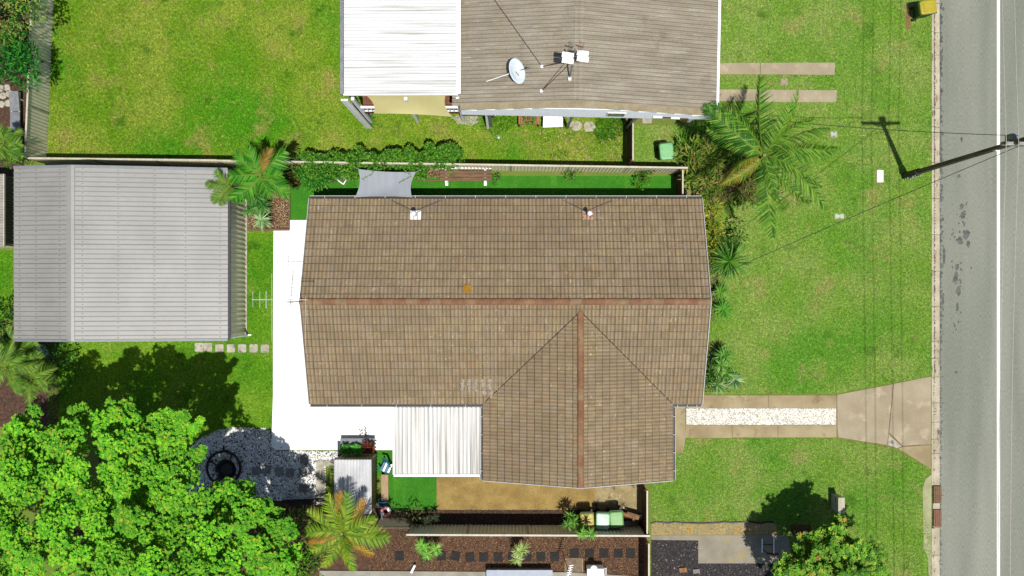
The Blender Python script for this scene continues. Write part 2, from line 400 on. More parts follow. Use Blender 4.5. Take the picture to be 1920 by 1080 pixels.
cover('pit_cover', 1643, 1657, 318, 343, m_white, 'white rectangular pit cover in grass beside the power pole')
cover('pit_cover', 1564, 1583, 400, 411, mat('pale_green_plastic', A(200, 235, 190), rough=.5), 'pale green pit cover in grass below the overhead service wire')
cover('pit_cover', 1556, 1570, 246, 258, mat('pale_grey_plastic', A(195, 215, 190), rough=.5), 'small pale cover in grass at the tips of the big palm')

# main driveway
dw = bpy.data.objects.new('driveway', None); C.objects.link(dw); dw['kind'] = 'structure'
slabs = [([(1290, 741), (1440, 741), (1440, 765), (1290, 765)], m_concrete), ([(1441, 741), (1568, 741), (1568, 765), (1441, 765)], m_concrete),
         ([(1285, 797), (1372, 797), (1372, 821), (1285, 821)], m_concrete), ([(1373, 797), (1458, 797), (1458, 820), (1373, 820)], m_concrete), ([(1459, 797), (1568, 797), (1568, 820), (1459, 820)], m_concrete),
         ([(1240, 760), (1284, 760), (1285, 822), (1281, 845), (1275, 850), (1240, 850)], m_concrete),
         ([(1569.5, 740), (1674, 720), (1665, 812), (1663, 834), (1572, 820), (1569.5, 797)], m_concrete2),
         ([(1675.5, 719.5), (1745, 706), (1745, 832.5), (1692, 835.5), (1667, 810)], m_concrete2),
         ([(1666, 814), (1690, 837), (1682, 840), (1664.5, 834)], m_paver), ([(1691.5, 838), (1745, 834), (1745, 879), (1684, 841)], m_concrete)]
sheet('driveway_bed', poly_px([(1286, 742), (1568, 742), (1744, 709), (1744, 877), (1684, 840), (1568, 819), (1286, 819)]), 0, .010, m_soil)
sheet('verge_concrete', poly_px([(1735, 898), (1746, 890), (1746, 1120), (1741, 1080), (1739, 1045), (1731, 1025), (1730, 915)]), 0, .02, mat('mossy_concrete', A(196, 194, 150), A(170, 172, 120), scale=3, fine=.15))
for pl, m in slabs: sheet('slab', poly_px(pl), 0, .028, m, parent=dw)
def pebbles(poly, dens, r, cols, label, z, jit=.1, wts=None, holes=()):
    pts = scatter(poly, dens, holes); n = len(pts); R = rng.uniform(.6, 1.2, (n, 1)) * r
    o = np.array([(1, 0, 0), (0, 1, 0), (-1, 0, 0), (0, -1, 0), (0, 0, 1.0)]); t = rng.uniform(0, 6.28, n)
    rot = np.stack([np.stack([np.cos(t), -np.sin(t), 0 * t], 1), np.stack([np.sin(t), np.cos(t), 0 * t], 1), np.stack([0 * t, 0 * t, 1 + 0 * t], 1)], 1)
    loc = o[None] * np.stack([rng.uniform(.7, 1.3, n), rng.uniform(.7, 1.3, n), rng.uniform(.5, 1, n)], 1)[:, None, :]
    v = np.einsum('nij,nkj->nki', rot, loc) * R[:, None, :] + np.c_[pts, np.full(n, z)][:, None, :]
    tri = np.array([(0, 1, 4), (1, 2, 4), (2, 3, 4), (3, 0, 4)])
    f = (np.arange(n)[:, None, None] * 5 + tri[None]).reshape(-1, 3)
    col = np.repeat(pick_cols(n, cols, jit, wts), 4, 0)
    return tag(link('pebbles', np_mesh('pebbles', v.reshape(-1, 3), f, col), m_pebble), label, 'pebbles', kind='stuff')
sheet('pebble_bed', poly_px([(1286, 765.5), (1568, 765.5), (1568, 796.5), (1286, 796.5)]), 0, .012, mat('pale_pebble_base', A(216, 210, 190), A(160, 152, 128), scale=16, fine=.4, fscale=50))
pebbles(poly_px([(1287, 766), (1567, 766), (1567, 796), (1287, 796)]), 2600, .024, [(.76, .74, .68), (.5, .46, .36), (.2, .17, .11)], 'white pebbles filling the strip between the driveway slabs', .014, .2, wts=[.66, .24, .10])

# white patio slab, turf, paths
pat = [(544, 413), (640, 413), (640, 740), (760, 740), (760, 843), (524, 843)]
def arc(cx, cy, r, a0, a1, n=5): return [(cx + r * math.cos(math.radians(a0 + (a1 - a0) * i / n)), cy - r * math.sin(math.radians(a0 + (a1 - a0) * i / n))) for i in range(n + 1)]
pat += arc(522, 831, 12, 270, 180) + [(513, 740), (513, 620), (514, 433), (544, 433)]
pat = [(x, y) for x, y in pat]
sheet('patio_slab', poly_px(pat), 0, .10, m_patio)
for s_ in ([(545, 330), (1267, 330), (1267, 385), (610, 385), (610, 412), (545, 412)],):
    sheet('artificial_turf', poly_px(s_), 0, .014, m_turf)
sheet('artificial_turf', poly_px([(700, 845), (830, 845), (818, 900), (818, 957), (728, 957), (728, 893), (700, 893)]), 0, .014, m_turf)
for tp_, lab in ((poly_px([(545, 331), (1266, 331), (1266, 374), (604, 374), (604, 411), (545, 411)]), 'artificial grass blades on the strip behind the tiled house'), (poly_px([(729, 846), (760, 846), (818, 890), (818, 956), (729, 956)]), 'artificial grass blades of the square beside the garden shed')):
    pts = scatter(tp_, 1100); n = len(pts); t = rng.uniform(0, 2 * np.pi, n); bs = np.c_[pts, np.full(n, .014)]; d = np.c_[np.cos(t), np.sin(t), np.zeros(n)]; s_ = np.c_[-np.sin(t), np.cos(t), np.zeros(n)]
    v = np.stack([bs - s_ * .014, bs + s_ * .014, bs + d * .03 + np.c_[np.zeros((n, 2)), rng.uniform(.01, .03, n)]], 1).reshape(-1, 3)
    k_ = rng.uniform(.7, 1.35, (n, 1)); tag(link('turf_blades', np_mesh('turf_blades', v, np.arange(3 * n).reshape(-1, 3), np.c_[k_ * 1.05, k_, k_]), mat('turf_blade', A(78, 158, 30), A(60, 140, 20), scale=1.2, fine=.2, attr=True, rough=.8)), lab, 'turf', kind='stuff')
sheet('concrete_path', poly_px([(819, 885), (1204, 885), (1204, 962), (819, 960)]), 0, .014, m_aggregate)
sheet('cracked_concrete', poly_px([(1118, 906), (1198, 900), (1198, 962), (1112, 962)]), .0, .019,
      mat('patchy_concrete', A(190, 172, 122), A(158, 140, 96), scale=1.4, fine=.3, fscale=28, blotch=[(A(96, 84, 56), 2.4, .56, .64, (1, 1, 1)), (A(214, 200, 160), 5, .6, .68, (1, 1, 1))]))
def chips(name, poly, dens, cols, label, z, L=.06, cat='mulch'):
    pts = scatter(poly, dens); n = len(pts)
    v, f, c = leaf_cards(np.c_[pts, np.full(n, z)], rand_dirs(n, -.1, .25), rand_dirs(n, .6, 1), rng.uniform(.5, 1.2, n) * L, rng.uniform(.3, .6, n) * L, pick_cols(n, cols, .3))
    return tag(link(name, np_mesh(name, v, f, c), m_chip), label, cat, kind='stuff')
BARK = [A(214, 174, 124), A(180, 138, 96), A(134, 98, 66), A(232, 204, 164)]
b1 = poly_px([(465, 335), (543, 335), (543, 428), (465, 428)])
sheet('garden_bed', b1, 0, .02, m_mulch); chips('bark_mulch', b1, 900, BARK, 'pale bark mulch in the raised bed beside the garage', .025)
b2 = poly_px([(770, 956), (1090, 956), (1204, 963), (1204, 985), (770, 985)])
sheet('garden_bed', b2, 0, .02, mat('shadow_toned_mulch', A(86, 62, 46), A(56, 38, 28), scale=8, fine=.5, bump=.6)); chips('bark_mulch', b2, 900, [A(100, 70, 50), A(70, 46, 32), A(140, 108, 80)], 'bark mulch along the foot of the beige south fence, darkened for its shadow', .025)  # mulch tone also paints in the strip of fence shadow
b3 = poly_px([(545, 316), (835, 318), (835, 333), (545, 330)])
sheet('garden_bed', b3, 0, .018, m_mulch); chips('bark_mulch', b3, 700, BARK, 'bark mulch under the vine on the north fence', .022)
b4 = poly_px([(735, 1000), (1206, 1003), (1206, 1110), (380, 1110), (380, 940), (600, 940), (600, 1000)])
m_choc = mat('brown_mulch', A(112, 78, 54), A(80, 52, 36), scale=5, fine=.5, fscale=60, bump=.6)
sheet('garden_bed', b4, 0, .02, m_choc); chips('bark_mulch', poly_px([(690, 1003), (1206, 1006), (1206, 1078), (690, 1078)]), 1300, [A(134, 96, 66), A(100, 66, 44), A(70, 44, 30), A(176, 140, 100)], 'brown bark mulch round the row of black pavers', .025)
b5 = poly_px([(1283, 322), (1380, 322), (1392, 360), (1350, 385), (1316, 380), (1283, 372)])
sheet('garden_bed', b5, 0, .01, m_soil)
b6 = poly_px([(1300, 385), (1335, 385), (1350, 470), (1340, 600), (1300, 620), (1300, 640), (1345, 640), (1370, 735), (1300, 735)])
sheet('garden_bed', b6, 0, .009, m_mulch)
sheet('garden_bed', poly_px([(-60, 620), (110, 640), (110, 800), (-60, 800)]), 0, .015, m_mulch)
sheet('garden_bed', poly_px([(-60, -40), (62, -40), (56, 160), (44, 330), (-60, 330)]), 0, .012, m_mulch)
sheet('garden_bed', poly_px([(700, 948), (800, 958), (772, 1000), (600, 1000), (600, 940)]), 0, .011, m_mulch)
for (x0, y0, x1, y1) in ((543, 334, 545, 431), (466, 429, 543, 433)):
    a, b = P(x0, y1), P(x1, y0); o = MB().box(a.x, b.x, a.y, b.y, 0, .12).build('timber_edging', m_timber, None, origin=(a.x, a.y, 0)); o['kind'] = 'structure'
for (x0, x1, y) in ((612, 662, 338), (780, 824, 339)):
    a = P(x0, y); b = P(x1, y); o = MB().box(a.x, b.x, a.y - .03, a.y + .03, 0, .1).build('timber_edging', m_timber, None, origin=(a.x, a.y, 0)); o['kind'] = 'structure'

# gravel round the fire pit
gpoly = [(340, 860), (356, 838), (380, 820), (410, 806), (440, 801), (505, 803), (512, 832), (522, 845), (636, 846), (636, 862), (610, 864), (610, 938), (380, 938), (340, 920)]
gp = poly_px(gpoly); sheet('gravel_bed', gp, 0, .012, m_gravel)
pebbles(gp, 900, .036, [(.7, .69, .66), (.45, .44, .42), (.06, .06, .06), (.8, .79, .76)], 'mixed pale and dark pebbles round the black fire pit', .016, wts=[.44, .14, .14, .28])
gx = poly_px([(560, 846), (636, 846), (636, 862), (594, 864), (594, 884), (560, 884)])
# south-east side: gravel, concrete, dark mulch
sheet('gravel_strip', poly_px([(1221, 979), (1452, 979), (1470, 1008), (1221, 1008)]), 0, .010, mat('yellow_gravel', A(190, 170, 110), A(160, 150, 112), scale=2.5, fine=.4, fscale=45, bump=.5, blotch=[(A(206, 160, 72), 3, .54, .66, (1, 1, 1))]))
pebbles(poly_px([(1221, 981), (1450, 981), (1455, 1000), (1221, 1000)]), 260, .03, [A(226, 206, 140), A(200, 160, 80), A(190, 180, 150)], 'yellow leaves and gravel below the front lawn edge', .012)
sheet('concrete_slab', poly_px([(1221, 1003), (1480, 1003), (1480, 1056), (1309, 1056), (1309, 1013), (1221, 1012)]), 0, .03, mat('grey_concrete', A(176, 168, 146), A(156, 148, 126), scale=1.5, fine=.16, fscale=40, blotch=[(A(190, 164, 90), 1.6, .6, .75, (1, 1, 1))]))
dk = poly_px([(1221, 1010), (1320, 1010), (1320, 1054), (1490, 1054), (1490, 1110), (1221, 1110)])
m_dkm = mat('black_mulch', A(66, 63, 64), A(36, 34, 36), scale=9, fine=.5, bump=.6)
sheet('garden_bed', dk, 0, .014, m_dkm)
chips('bark_mulch', dk, 700, [A(92, 84, 82), A(56, 50, 52), A(34, 32, 34), A(120, 108, 100)], 'near black mulch beside the grey concrete slab', .02)
chips('pale_chips', dk, 22, [A(220, 206, 196), A(170, 150, 140)], 'pale chips strewn over the black mulch', .024, .07, 'chips')
ed = [P(1220 + i * 11.5, 979 + random.uniform(-2.2, 2.2)) for i in range(21)]
o = MB().tube([(p.x, p.y, .03) for p in ed], .035, 6).build('lawn_edging', m_black, None, origin=ed[0]); tag(o, 'wavy black edging strip along the bottom of the front lawn', 'edging')
sheet('concrete_path', poly_px([(593, 863), (628, 863), (628, 874), (608, 874), (608, 946), (593, 946)]), 0, .05, m_paver)

# ---------------------------------------------------------------- roof tile system
def tile_mesh(name, wd, ln, col):
    """roll-profile concrete tile; x across, y up the slope, z out; front edge thick"""
    k = 8; us = np.linspace(-wd / 2, wd / 2, k + 1)
    hz = .016 * np.abs(np.sin((us + wd / 2) / wd * 2 * np.pi)) ** .8
    hz[0] = -.004; hz[-1] = .004
    vv, ff = [], []
    for y, z0 in ((.042, .046), (ln, .004), (0, .010), (.012, -.006)):     # top, lap, rounded nose, underside
        for u, h in zip(us, hz): vv.append((u, y, z0 + h * (1 if z0 > 0 else .3)))
    K1 = k + 1
    for i in range(k):
        ff.append((i, i + 1, K1 + i + 1, K1 + i)); ff.append((2 * K1 + i, 2 * K1 + i + 1, i + 1, i)); ff.append((3 * K1 + i, 3 * K1 + i + 1, 2 * K1 + i + 1, 2 * K1 + i))
    v = np.array(vv); f = np.array(ff)
    cc = np.tile(np.array(col), (len(f), 1))
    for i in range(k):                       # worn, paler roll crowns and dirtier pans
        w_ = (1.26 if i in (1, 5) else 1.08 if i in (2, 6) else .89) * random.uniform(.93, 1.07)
        cc[3 * i] *= w_; cc[3 * i + 1] *= .6; cc[3 * i + 2] *= .5  # nose and underside darkened to paint in each course's shadow line
    return v, f, cc
TILE_COLS = [tuple(x * 1.2 for x in c) for c in (A(155, 136, 104), A(152, 131, 98), A(157, 136, 103), A(152, 132, 103), A(154, 137, 110), A(148, 127, 96), A(158, 138, 100), A(153, 133, 106), A(157, 131, 99), A(150, 132, 99))]
m_tile = mat('concrete_tile', WHITE, (.82, .80, .78), scale=2.2, attr=True, rough=.9, fine=.16, fscale=26, spec=.2, stretch=(1, 1, 1),
             blotch=[((1.40, 1.46, 1.65), 7.0, .635, .68, (1.5, .8, 1)), ((.84, .80, .78), 1.1, .55, .75, (2.2, .7, 1)), ((.62, .58, .54), 9, .68, .74, (1.6, .8, 1)), ((.80, .79, .80), .30, .47, .66, (1, 1.6, 1))])
m_ridge = mat('terracotta_ridge', A(162, 118, 84), A(140, 98, 70), scale=4, rough=.85, fine=.14, coords='world')
_mc = [sum(c[i] for c in TILE_COLS) / len(TILE_COLS) for i in range(3)]
TILE_COLS = [tuple((m_ + .6 * (x - m_)) * w_ for x, m_, w_ in zip(c, _mc, (.97, 1.0, 1.07))) for c in TILE_COLS]
TW, TG = .300, .322
tv_variants = []
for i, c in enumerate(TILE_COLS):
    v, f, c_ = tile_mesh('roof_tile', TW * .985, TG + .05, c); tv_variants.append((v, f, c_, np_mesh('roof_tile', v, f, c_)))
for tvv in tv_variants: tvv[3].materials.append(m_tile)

def lay(origin, u, vdir, n_cols, n_rows, gauge, colw, keep):
    u = Vector(u).normalized(); vd = Vector(vdir).normalized(); nn = u.cross(vd).normalized()
    res = []
    for r in range(n_rows):
        for c in range(n_cols):
            p = Vector(origin) + u * ((c + .5) * colw) + vd * (r * gauge)
            mid = p + vd * gauge * .5
            if keep(mid):
                M4 = Matrix(((u.x, vd.x, nn.x, p.x), (u.y, vd.y, nn.y, p.y), (u.z, vd.z, nn.z, p.z), (0, 0, 0, 1)))
                res.append((M4 @ Matrix.Translation((random.uniform(-.004, .004), random.uniform(-.004, .004), random.uniform(0, .006))), random.randrange(len(TILE_COLS)), mid))
    return res

# ---------------------------------------------------------------- main house
HX0, HX1, HYN, HYS, HE, HR = -8.15, 7.64, 3.93, -4.36, 2.40, 4.23
HYM = (HYN + HYS) / 2; RUN = HYN - HYM; PITCH = (HR - HE) / RUN
GX0, GX1, GYS, GE = -1.18, 6.48, -7.41, 2.40; GXM = (GX0 + GX1) / 2; GRUN = GX1 - GXM; GR = 4.04; GP = (GR - GE) / GRUN
def h_main(x, y): return HR - abs(y - HYM) * PITCH
def h_gab(x, y): return GR - abs(x - GXM) * GP
house = thing('house', (0, 0, 0), 'brown tiled house with long ridge and front gable in the middle of the lot', 'house')
m_render = mat('rendered_wall', A(206, 196, 172), rough=.85)
wl = MB().box(HX0 + .35, HX1 - .35, HYS + .55, HYN - .5, 0, 2.32)
wl.build('wall', m_render, house)
MB().box(GX0 + .4, GX1 - .45, GYS + .35, HYS + .549, 0, 2.31).build('wall', m_render, house)
m_pane = mat('dark_glass', (.03, .04, .045), rough=.08, spec=.6)
def wall_window(x0, x1, y0, y1, z0, z1):
    wv = MB().box(x0, x1, y0, y1, z0, z1).build('window', m_white, house)
    dx, dy = (.06, 0) if x1 - x0 > y1 - y0 else (0, .06); ox, oy = (0, .012) if dx else (.012, 0)
    MB().box(x0 + dx - ox, x1 - dx + ox, y0 + dy - oy, y1 - dy + oy, z0 + .06, z1 - .06).build('pane', m_pane, wv)
for xa in (-6.6, -3.6): wall_window(xa, xa + 1.5, HYS + .52, HYS + .56, .9, 2.0)
for ya in (-.5, 1.6, -3.2): wall_window(HX1 - .36, HX1 - .32, ya, ya + 1.4, .9, 2.0)
wall_window(1.0, 2.4, GYS + .32, GYS + .36, .9, 2.0)
gd_ = MB().box(GX1 - .46, GX1 - .42, GYS + 1.0, GYS + 3.4, .03, 2.15).build('garage_door', m_white, house)
for z in (.45, .88, 1.31, 1.74): MB().box(GX1 - .419, GX1 - .412, GYS + 1.02, GYS + 3.38, z, z + .02).build('door_groove', m_trim, gd_)
# roof deck below the tiles
m_deck = mat('roof_underlay', A(90, 78, 62), rough=.9)
dk_ = MB()
t_ = .05
def prism_gable_x(mb, x0, x1, yn, ys, ym, he, hr, th):
    pr = [(yn, he), (ym, hr), (ys, he), (ys, he - th), (ym, hr - th), (yn, he - th)]
    n = 6
    mb.add([(x0, y, z) for y, z in pr] + [(x1, y, z) for y, z in pr], [tuple(range(n)), tuple(range(n, 2 * n))[::-1]] + [(i, n + i, n + (i + 1) % n, (i + 1) % n) for i in range(n)])
roof = MB(); prism_gable_x(roof, HX0 + .01, HX1 - .01, HYN - .02, HYS + .02, HYM, HE, HR, .06)
roof = roof.build('roof', m_deck, house)
pr = [(GX0 + .02, GE), (GXM, GR), (GX1 - .02, GE), (GX1 - .02, GE - .06), (GXM, GR - .06), (GX0 + .02, GE - .06)]
y_in = HYM - (HR - GR) / PITCH
gd = MB()
# gable deck runs into the main slope
tops = [(GX0 + .02, HYM - (HR - GE) / PITCH + .02, GE), (GXM, y_in, GR), (GX1 - .02, HYM - (HR - GE) / PITCH + .02, GE)]
gd.add([(GX0 + .02, GYS + .02, GE), (GXM, GYS + .02, GR), tops[1], tops[0]], [(0, 1, 2, 3)])
gd.add([(GXM, GYS + .02, GR), (GX1 - .02, GYS + .02, GE), tops[2], tops[1]], [(0, 1, 2, 3)])
gd.build('gable_roof_deck', m_deck, roof)
# gable end infill
for x in (HX0 + .36, HX1 - .36):
    MB().add([(x, HYN - .55, 2.3), (x, HYM, HR - .1), (x, HYS + .56, 2.3), (x + .02, HYN - .55, 2.3), (x + .02, HYM, HR - .1), (x + .02, HYS + .56, 2.3)], [(0, 1, 2), (5, 4, 3), (0, 3, 4, 1), (1, 4, 5, 2), (2, 5, 3, 0)]).build('gable_infill', m_render, house)
MB().add([(GX0 + .45, GYS + .36, 2.3), (GXM, GYS + .36, GR - .1), (GX1 - .46, GYS + .36, 2.3), (GX0 + .45, GYS + .38, 2.3), (GXM, GYS + .38, GR - .1), (GX1 - .46, GYS + .38, 2.3)], [(0, 1, 2), (5, 4, 3), (0, 3, 4, 1), (1, 4, 5, 2), (2, 5, 3, 0)]).build('gable_infill', m_render, house)
tiles = []
SL = math.hypot(RUN, HR - HE); NR = 14; G1 = SL / NR
NC = 52; CW = (HX1 - HX0) / NC
inG = lambda p: p.y < y_in and h_gab(p.x, p.y) > p.z + .22 and GX0 < p.x < GX1
tiles += lay((HX1, HYN, HE + .012), (-1, 0, 0), (0, -RUN, HR - HE), NC, NR, G1, CW, lambda p: True)
tiles += lay((HX0, HYS, HE + .012), (1, 0, 0), (0, RUN, HR - HE), NC, NR, G1, CW, lambda p: not inG(p))
GSL = math.hypot(GRUN, GR - GE); NRG = 13; G2 = GSL / NRG; NCG = int((y_in - GYS + .3) / .30); 
keepg = lambda p: h_main(p.x, p.y) < p.z + .22
tiles += lay((GX0, y_in + .3, GE + .012), (0, -1, 0), (GRUN, 0, GR - GE), 25, NRG, G2, (y_in - GYS + .3) / 25, keepg)
tiles += lay((GX1, GYS, GE + .012), (0, 1, 0), (-GRUN, 0, GR - GE), 25, NRG, G2, (y_in - GYS + .3) / 25, keepg)
camv = Vector((0, 0, CAM_H))
tiles.sort(key=lambda t: (t[2] - camv).length)
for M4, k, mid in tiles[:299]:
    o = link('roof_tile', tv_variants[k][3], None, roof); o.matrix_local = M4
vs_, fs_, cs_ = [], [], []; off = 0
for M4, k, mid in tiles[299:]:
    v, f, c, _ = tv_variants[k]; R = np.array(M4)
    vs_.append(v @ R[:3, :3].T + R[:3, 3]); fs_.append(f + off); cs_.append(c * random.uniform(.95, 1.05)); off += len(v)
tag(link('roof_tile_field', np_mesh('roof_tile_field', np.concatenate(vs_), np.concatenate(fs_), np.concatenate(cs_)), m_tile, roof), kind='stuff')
# one odd orange tile
pz = h_main(-1.7, 0); q = P(876, 541, 4.1)
MB().obox((q.x, q.y, h_main(q.x, q.y) + .075), (.15, 0, 0), (0, .15, -.15 * PITCH), (0, 0, .012)).build('roof_tile', mat('translucent_tile', A(196, 146, 50), rough=.4), roof)['label'] = 'orange replacement tile just above the ridge'
# pale streaks of old sealant low on the front slope
m_seal = mat('sealant', A(190, 180, 165), A(150, 140, 122), scale=12)
for i, (px, ln) in enumerate(((868, 22), (880, 25), (892, 24), (905, 30), (917, 34))):
    a = P(px, 710, 2.8); b = P(px - 3 + i * 2, 710 + ln, 2.75); n6 = 7
    for j in range(4):
        p = a.lerp(b, j / 4); q2 = a.lerp(b, (j + 1.0) / 4)
        MB().bar((p.x + random.uniform(-.03, .03), p.y, h_main(p.x, p.y) + .072), (q2.x + random.uniform(-.02, .05), q2.y, h_main(q2.x, q2.y) + .072), .09 + .05 * random.random(), .006).build('sealant_streak', m_seal, roof)
# ridge caps
def ridge(a, b, n, r=.135):
    a, b = Vector(a), Vector(b); d = (b - a); L = d.length / n; d.normalize(); s = Vector((-d.y, d.x, 0)); k = 7
    vv, ff = [], []
    for y, z0, rr in ((-.0, .028, r), (L + .04, -.008, r * .9)):
        for i in range(k):
            t = math.pi * i / (k - 1); vv.append((rr * math.cos(t), y, z0 + rr * .72 * math.sin(t)))
    for i in range(k - 1): ff.append((i, i + 1, k + i + 1, k + i))
    ff.append(tuple(range(k))[::-1])
    mes = []
    for q in range(3):
        me = bpy.data.meshes.new('ridge_tile'); me.from_pydata(vv, [], ff); me.update()
        me.materials.append((m_ridge, mat('ridge_b', A(170, 128, 92), A(148, 110, 80), scale=4, fine=.2), mat('ridge_c', A(168, 138, 100), A(148, 118, 86), scale=4, fine=.2))[q]); mes.append(me)
    for i in range(n):
        p = a + d * (i * L); o = link('ridge_tile', random.choice(mes[:2] + mes), None, roof)
        o.matrix_local = Matrix(((s.x, d.x, 0, p.x), (s.y, d.y, 0, p.y), (0, 0, 1, p.z + .004 * (i % 2)), (0, 0, 0, 1)))
ridge((HX1, HYM, HR + .02), (HX0, HYM, HR + .02), 35)
ridge((GXM, GYS, GR + .02), (GXM, y_in + .05, GR + .03), 16)
m_valley = mat('valley_flashing', A(70, 56, 44), rough=.7)
yv = HYM - (HR - GE) / PITCH
for xg in (GX0, GX1):
    MB().bar((xg, yv, GE + .062), (GXM + (xg - GXM) * .03, y_in - .06, GR + .055), .035, .012).build('valley_flashing', m_valley, roof)
# gutters, barge boards
def gutter(a, b, out, brackets):
    a, b, out = Vector(a), Vector(b), Vector(out); d = (b - a).normalized()
    MB().obox((a + b) / 2 + out * .05 + Vector((0, 0, -.13)), (b - a) / 2, out * .044, (0, 0, .01)).build('gutter_sole', m_dark_steel, house)
    g = MB().obox((a + b) / 2 + out * .103 + Vector((0, 0, -.07)), (b - a) / 2, out * .009, (0, 0, .06))
    g.build('gutter', m_trim, house)
    L = (b - a).length
    for i in range(brackets):
        p = a + d * (L * (i + .5) / brackets); MB().obox(p + out * .06 + Vector((0, 0, -.004)), d * .01, out * .06, (0, 0, .006)).build('gutter_bracket', m_trim, house)
gutter((HX0, HYN + .005, HE), (HX1, HYN + .005, HE), (0, 1, 0), 13)
gutter((HX0, HYS - .005, HE), (GX0, HYS - .005, HE), (0, -1, 0), 5)
gutter((GX1, HYS - .005, HE), (HX1, HYS - .005, HE), (0, -1, 0), 3)
gutter((GX1 + .005, HYS - .13, GE), (GX1 + .005, GYS, GE), (1, 0, 0), 4)
gutter((GX0 - .005, HYS - .13, GE), (GX0 - .005, GYS, GE), (-1, 0, 0), 4)
for x in (HX0 - .025, HX1 + .025):
    for y in (HYN, HYS): MB().obox((x, (y + HYM) / 2, (HE + HR) / 2 - .02), (.014, 0, 0), (0, (HYM - y) / 2, (HR - HE) / 2), (0, 0, .10)).build('barge_board', m_trim, house)
for x in (GX0, GX1):
    MB().obox(((x + GXM) / 2, GYS - .025, (GE + GR) / 2 - .02), ((GXM - x) / 2, 0, (GR - GE) / 2), (0, .014, 0), (0, 0, .10)).build('barge_board', m_trim, house)
# flue pipes with flashing and stay wires
m_lead = mat('painted_flashing', (.66, .66, .63), (.4, .34, .28), scale=14, thr=(.5, .7), rough=.6)
m_rustflash = mat('red_flashing', A(190, 120, 90), A(220, 200, 180), scale=12, thr=(.45, .6))
for px, m in ((779, m_lead), (1103, m_rustflash)):
    b = P(px, 403, 2.85); zz = h_main(b.x, b.y)
    pipe = MB().tube([(b.x, b.y, zz - .1), (b.x, b.y, zz + .95)], .06, 12).build('flue_pipe', m_white, house)
    for k in range(3):
        MB().obox((b.x + (k - 1) * .15, b.y, zz + .075), (.066, 0, 0), (0, .19, -.19 * PITCH), (0, 0, .008)).build('flashing', m, pipe)
    MB().lathe((b.x, b.y, zz + .96), [(.03, 0), (.09, .0), (.095, .03), (.05, .09), (.0, .1)], 12).build('cowl', m_white, pipe)
    for s in (-1, 1):
        MB().tube([(b.x, b.y, zz + .7), (b.x + s * 1.05, HYN - .05, HE + .08)], .012, 5).build('stay_wire', m_grey_steel, pipe)
# white corrugated patio roof between the wings
def corr_panel(o0, u, vdir, wd, ln, pitch, amp, kind='sine', per=6):
    """corrugated sheet: u across the ribs, vdir along them -> MB"""
    o0, u, vd = Vector(o0), Vector(u).normalized(), Vector(vdir).normalized(); nn = u.cross(vd).normalized()
    if nn.z < 0: nn = -nn
    pr = []
    n = max(1, round(wd / pitch)); pp = wd / n
    for i in range(n):
        if kind == 'sine':
            for j in range(per): pr.append(((i + j / per) * pp, amp * .5 * (1 - math.cos(2 * math.pi * j / per))))
        elif kind == 'trap':
            for a_, h_ in ((0, 0), (.62, 0), (.70, amp), (.90, amp), (.98, 0)): pr.append(((i + a_) * pp, h_))
        else:
            for a_, h_ in ((0, 0), (.80, 0), (.85, amp), (.93, amp), (.97, 0)): pr.append(((i + a_) * pp, h_))
    pr.append((wd, 0))
    k = len(pr); mb = MB()
    for y in (0, ln):
        for a_, h_ in pr: mb.v.append(tuple(o0 + u * a_ + vd * y + nn * h_))
    mb.f = [(i, i + 1, k + i + 1, k + i) for i in range(k - 1)]
    return mb
ax0, ax1, ay0, ay1 = P(738, 0, 2.3).x, P(904, 0, 2.3).x, P(0, 892, 2.3).y, HYS - .13
for i in range(5):
    wv = (ax1 - ax0 - .08) / 5
    corr_panel((ax0 + .04 + i * wv, ay0 + .06, 2.22), (1, 0, 0), (0, ay1 - ay0 - .06, .1), wv - .004, ay1 - ay0 - .06, .175, .085, 'trap').build('patio_roof_sheet', m_white_dirty, house)
MB().bar((ax0, ay0, 2.2), (ax1, ay0, 2.2), .09, .14).build('patio_gutter', m_white, house)
MB().bar((ax0 + .0, ay0 + .046, 2.21), (ax0, ay1, 2.3), .07, .13).build('patio_fascia', m_white, house)
for x in (ax0 + .1, ax1 - .1): MB().bar((x, ay0 + .15, 0), (x, ay0 + .15, 2.15), .09).build('patio_post', m_white, house)

# ---------------------------------------------------------------- garage
QX0, QXR, QX1, QYS, QYN = -19.55, -17.1, -11.31, -1.72, 5.03
QR, QE = 3.90, 2.90; QP = (QR - QE) / (QX1 - QXR); QW = QR - (QXR - QX0) * QP
gar = thing('garage', (-15.4, 1.6, 0), 'large grey metal garage with ribbed roof in the back corner', 'garage')
m_gar = mat('grey_roof_sheet', A(174, 173, 167), A(163, 162, 156), scale=.8, fine=.05, fscale=9, rough=.45, metal=.0, spec=.4, blotch=[(A(168, 168, 164), .9, .55, .8, (.3, 2.2, 1))])
m_flash = mat('grey_flashing', A(150, 154, 160), A(140, 144, 150), rough=.45, fine=.05)
m_olive = mat('olive_wall_sheet', (.60, .585, .43), (.53, .515, .37), rough=.5, fine=.08)
nS = 9; sw = (QYN - QYS) / nS
for i in range(nS):
    y0 = QYS + i * sw
    for k, (xa, xb) in enumerate(((QX1, -14.2), (-14.12, QXR))):
        za, zb = QR - (xa - QXR) * QP, QR - (xb - QXR) * QP
        corr_panel((xa, y0, za + .014 * k), (0, 1, 0), (xb - xa, 0, zb - za), sw - .004, math.hypot(xb - xa, zb - za), sw / 4, .05, 'trim').build('roof_sheet', m_gar, gar)
    corr_panel((QX0, y0, QW), (0, 1, 0), (QXR - QX0, 0, QR - QW), sw - .004, math.hypot(QXR - QX0, QR - QW), sw / 4, .05, 'trim').build('roof_sheet', m_gar, gar)
sv_, sf_ = [], []
